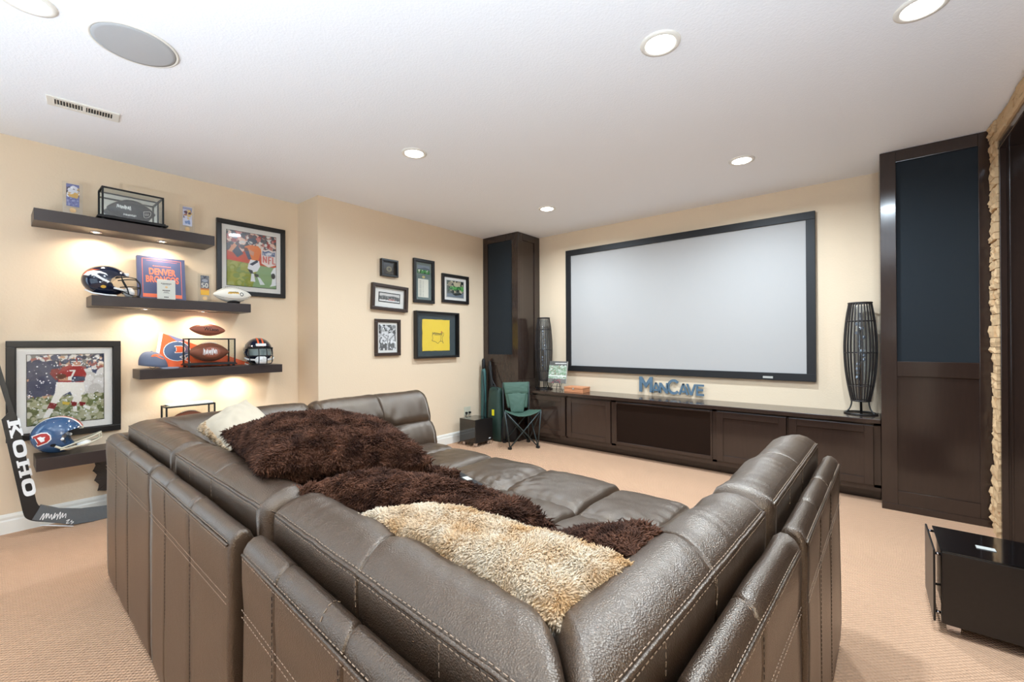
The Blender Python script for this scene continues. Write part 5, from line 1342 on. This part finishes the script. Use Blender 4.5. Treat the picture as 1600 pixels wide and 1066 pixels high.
# ------------------------------------------------------------ green folding chair and bags in the corner
t = thing('camping_chair', 'green folding camping chair with dark steel legs in front of the left cabinet', 'chair', (-3.37, 4.22, 0))
FL, FR, BL, BR = Vector((-3.325, 3.985, 0)), Vector((-3.105, 4.255, 0)), Vector((-3.605, 4.215, 0)), Vector((-3.385, 4.462-.03, 0))
up = Vector((0, 0, 1)); fx = (FR-FL).normalized(); bk = (BL-FL).normalized()
SFL, SFR = FL+up*.455-fx*.055+bk*.03, FR+up*.455+fx*.05+bk*.03; SBL, SBR = BL+up*.40-bk*.04, BR+up*.40-bk*.04
T1, T2 = BL+up*.77+bk*.03-fx*.015, BR+up*.775+bk*.02+fx*.015
def rod(a, b, r=.0075, name='leg'): obj(name, tube(bmesh.new(), [a, b], r, 8), M['greenpaint'], t, True, world=True)
rod(FL+up*.02, SFR); rod(FR+up*.02, SFL); rod(BL+up*.02, SBR); rod(BR+up*.02, SBL); rod(FL+up*.02, SBL); rod(BL+up*.02, SFL); rod(FR+up*.02, SBR); rod(BR+up*.02, SFR)
rod(BL+up*.02, T1, .0085, 'back_post'); rod(BR+up*.02, T2, .0085, 'back_post'); rod(FL+up*.02, SFL, .0075, 'post'); rod(FR+up*.02, SFR, .0075, 'post')
for p in (FL, FR, BL, BR): obj('foot', B(p.x-.02, p.x+.02, p.y-.016, p.y+.016, 0, .028, .004), M['black'], t, world=True)
def cloth(name, a, b, c_, d, sag, m, n=14, th=.004, bulge=0):
    """a-b front edge, d-c back edge"""
    bm = bmesh.new(); nn = (b-a).cross(d-a).normalized(); g = {}
    for s in (0, 1):
        for i in range(n+1):
            for j in range(n+1):
                u, v = i/n, j/n; p = a*(1-u)*(1-v)+b*u*(1-v)+c_*u*v+d*(1-u)*v
                h = sag*math.sin(PI*u)**.8*(1-.55*v if bulge else math.sin(PI*v)**.7*.8+.2)+.006*nz(u*6+v*2, v*7, s*.1+sag*9)
                g[s, i, j] = bm.verts.new(p-nn*h-nn*th*s)
    for i in range(n):
        for j in range(n):
            bm.faces.new((g[0, i, j], g[0, i+1, j], g[0, i+1, j+1], g[0, i, j+1])); bm.faces.new((g[1, i, j], g[1, i, j+1], g[1, i+1, j+1], g[1, i+1, j]))
    for i in range(n):
        for q in ((0, i, 0, 0, i+1, 0), (0, i, n, 0, i+1, n)): bm.faces.new((g[0, q[1], q[2]], g[0, q[4], q[5]], g[1, q[4], q[5]], g[1, q[1], q[2]]))
        for q in ((0, i), (n, i)): bm.faces.new((g[0, q[0], i], g[0, q[0], i+1], g[1, q[0], i+1], g[1, q[0], i]))
    return obj(name, bm, m, t, True, world=True)
cloth('seat_cloth', SFL+up*.01, SFR+up*.01, SBR+up*.03, SBL+up*.03, .075, M['green'], bulge=1)
L1, L2 = SBL+up*.06+fx*.03-bk*.03, SBR+up*.06-fx*.03-bk*.03
cloth('back_cloth', L1, L2, T2, T1, -.02, M['green'])
m1, m2 = T1.lerp(L1, .44), T2.lerp(L2, .44)
off = (T1-T2).cross(up).normalized()
if off.y > 0: off = -off
cloth('back_flap', m1+off*.012, m2+off*.012, T2+off*.010+up*.004, T1+off*.010+up*.004, -.018, M['green'])
cloth('lower_back_panel', SBL.lerp(SBR, .25)+up*.0+off*.06, SBL.lerp(SBR, .75)+off*.06, m2.lerp(m1, .08)+off*.014, m1.lerp(m2, .08)+off*.014, -.02, M['green'])

t = thing('carry_bag', 'dark green nylon carry bag with a yellow tag, between subwoofer and camping chair', 'bag', (-3.79, 4.258, 0))
bm = bmesh.new(); rings = []
for z, w_, d_, ox in ((0, .075, .05, .05), (.03, .09, .06, .05), (.15, .105, .066, .03), (.30, .112, .068, 0), (.50, .108, .064, 0), (.64, .10, .055, 0), (.69, .088, .045, 0), (.70, .05, .02, 0)):
    rings.append([Vector((ox+w_*math.copysign(abs(math.cos(a))**.6, math.cos(a))+.006*nz(a, z*9, 1), d_*math.copysign(abs(math.sin(a))**.7, math.sin(a))+.006*nz(a*2, z*8, 5), z)) for a in [2*PI*k/26 for k in range(26)]])
loft(bm, rings); obj('soft_body', bm, M['darkgreen'], t, True)
obj('tag', B(-.005, .035, -.078, -.073, .335, .415, .004), M['yellow'], t)
obj('strap', tube(bmesh.new(), spline([(-.06, -.045, .69), (-.02, -.06, .72), (.05, -.06, .715), (.08, -.045, .68)], 5), .006, 6), M['black'], t, True)
t = thing('dark_form', 'soft black form on the floor behind the legs of the camping chair', 'bag', (-3.588, 4.292, 0), (0, 0, .775))  # black form added to fill the dark area behind the chair legs
bm = bmesh.new(); rings = []
for z, w_, d_ in ((0, .09, .022), (.02, .108, .032), (.12, .112, .036), (.24, .108, .034), (.32, .09, .026), (.35, .05, .012)):
    rings.append([Vector((w_*math.copysign(abs(math.cos(a))**.6, math.cos(a))+.004*nz(a, z*9, 4), d_*math.sin(a)+.004*nz(a*2, z*8, 7), z)) for a in [2*PI*k/24 for k in range(24)]])
loft(bm, rings); obj('soft_body', bm, M['black'], t, True)
obj('top_loop', tube(bmesh.new(), spline([(-.05, 0, .335), (-.03, 0, .375), (.03, 0, .378), (.05, 0, .335)], 5), .005, 6), M['black'], t, True)
t = thing('umbrella_bag', 'slim upright teal nylon bag standing in the corner behind the subwoofer', 'bag', (-4.045, 4.295, 0))
bm = bmesh.new(); P = [(0, .03), (.02, .044), (.25, .046), (.55, .042), (.80, .040), (.90, .034), (.945, .020)]
loft(bm, [[Vector((r*math.cos(a)+.02*z*0, r*.8*math.sin(a), z)) for a in [2*PI*k/18 for k in range(18)]] for z, r in P]); obj('sleeve', bm, M['teal'], t, True)
obj('top_cover', lathe(bmesh.new(), [(.020, .93), (.026, .96), (.024, 1.05), (.012, 1.072)], 14), M['black'], t, True)
obj('strap', tube(bmesh.new(), spline([(.02, -.038, .9), (.05, -.045, .6), (.035, -.04, .25)], 5), .005, 6), M['black'], t, True)
t = thing('tripod_case', 'narrow black case leaning against the left tall cabinet', 'case', (-3.925, 4.345, 0), (0, -0.0, 0))
bm = bmesh.new(); loft(bm, [[Vector((x+r*math.cos(a), .01+r*.7*math.sin(a), z)) for a in [2*PI*k/14 for k in range(14)]] for x, z, r in ((.05, 0, .02), (.05, .02, .03), (-.01, .5, .032), (-.055, .95, .028), (-.066, 1.04, .018))])
obj('case_body', bm, M['black'], t, True)
obj('case_strap', tube(bmesh.new(), spline([(-.05, -.02, .98), (.02, -.035, .80), (.09, -.03, .69)], 5), .008, 6), M['black'], t, True)
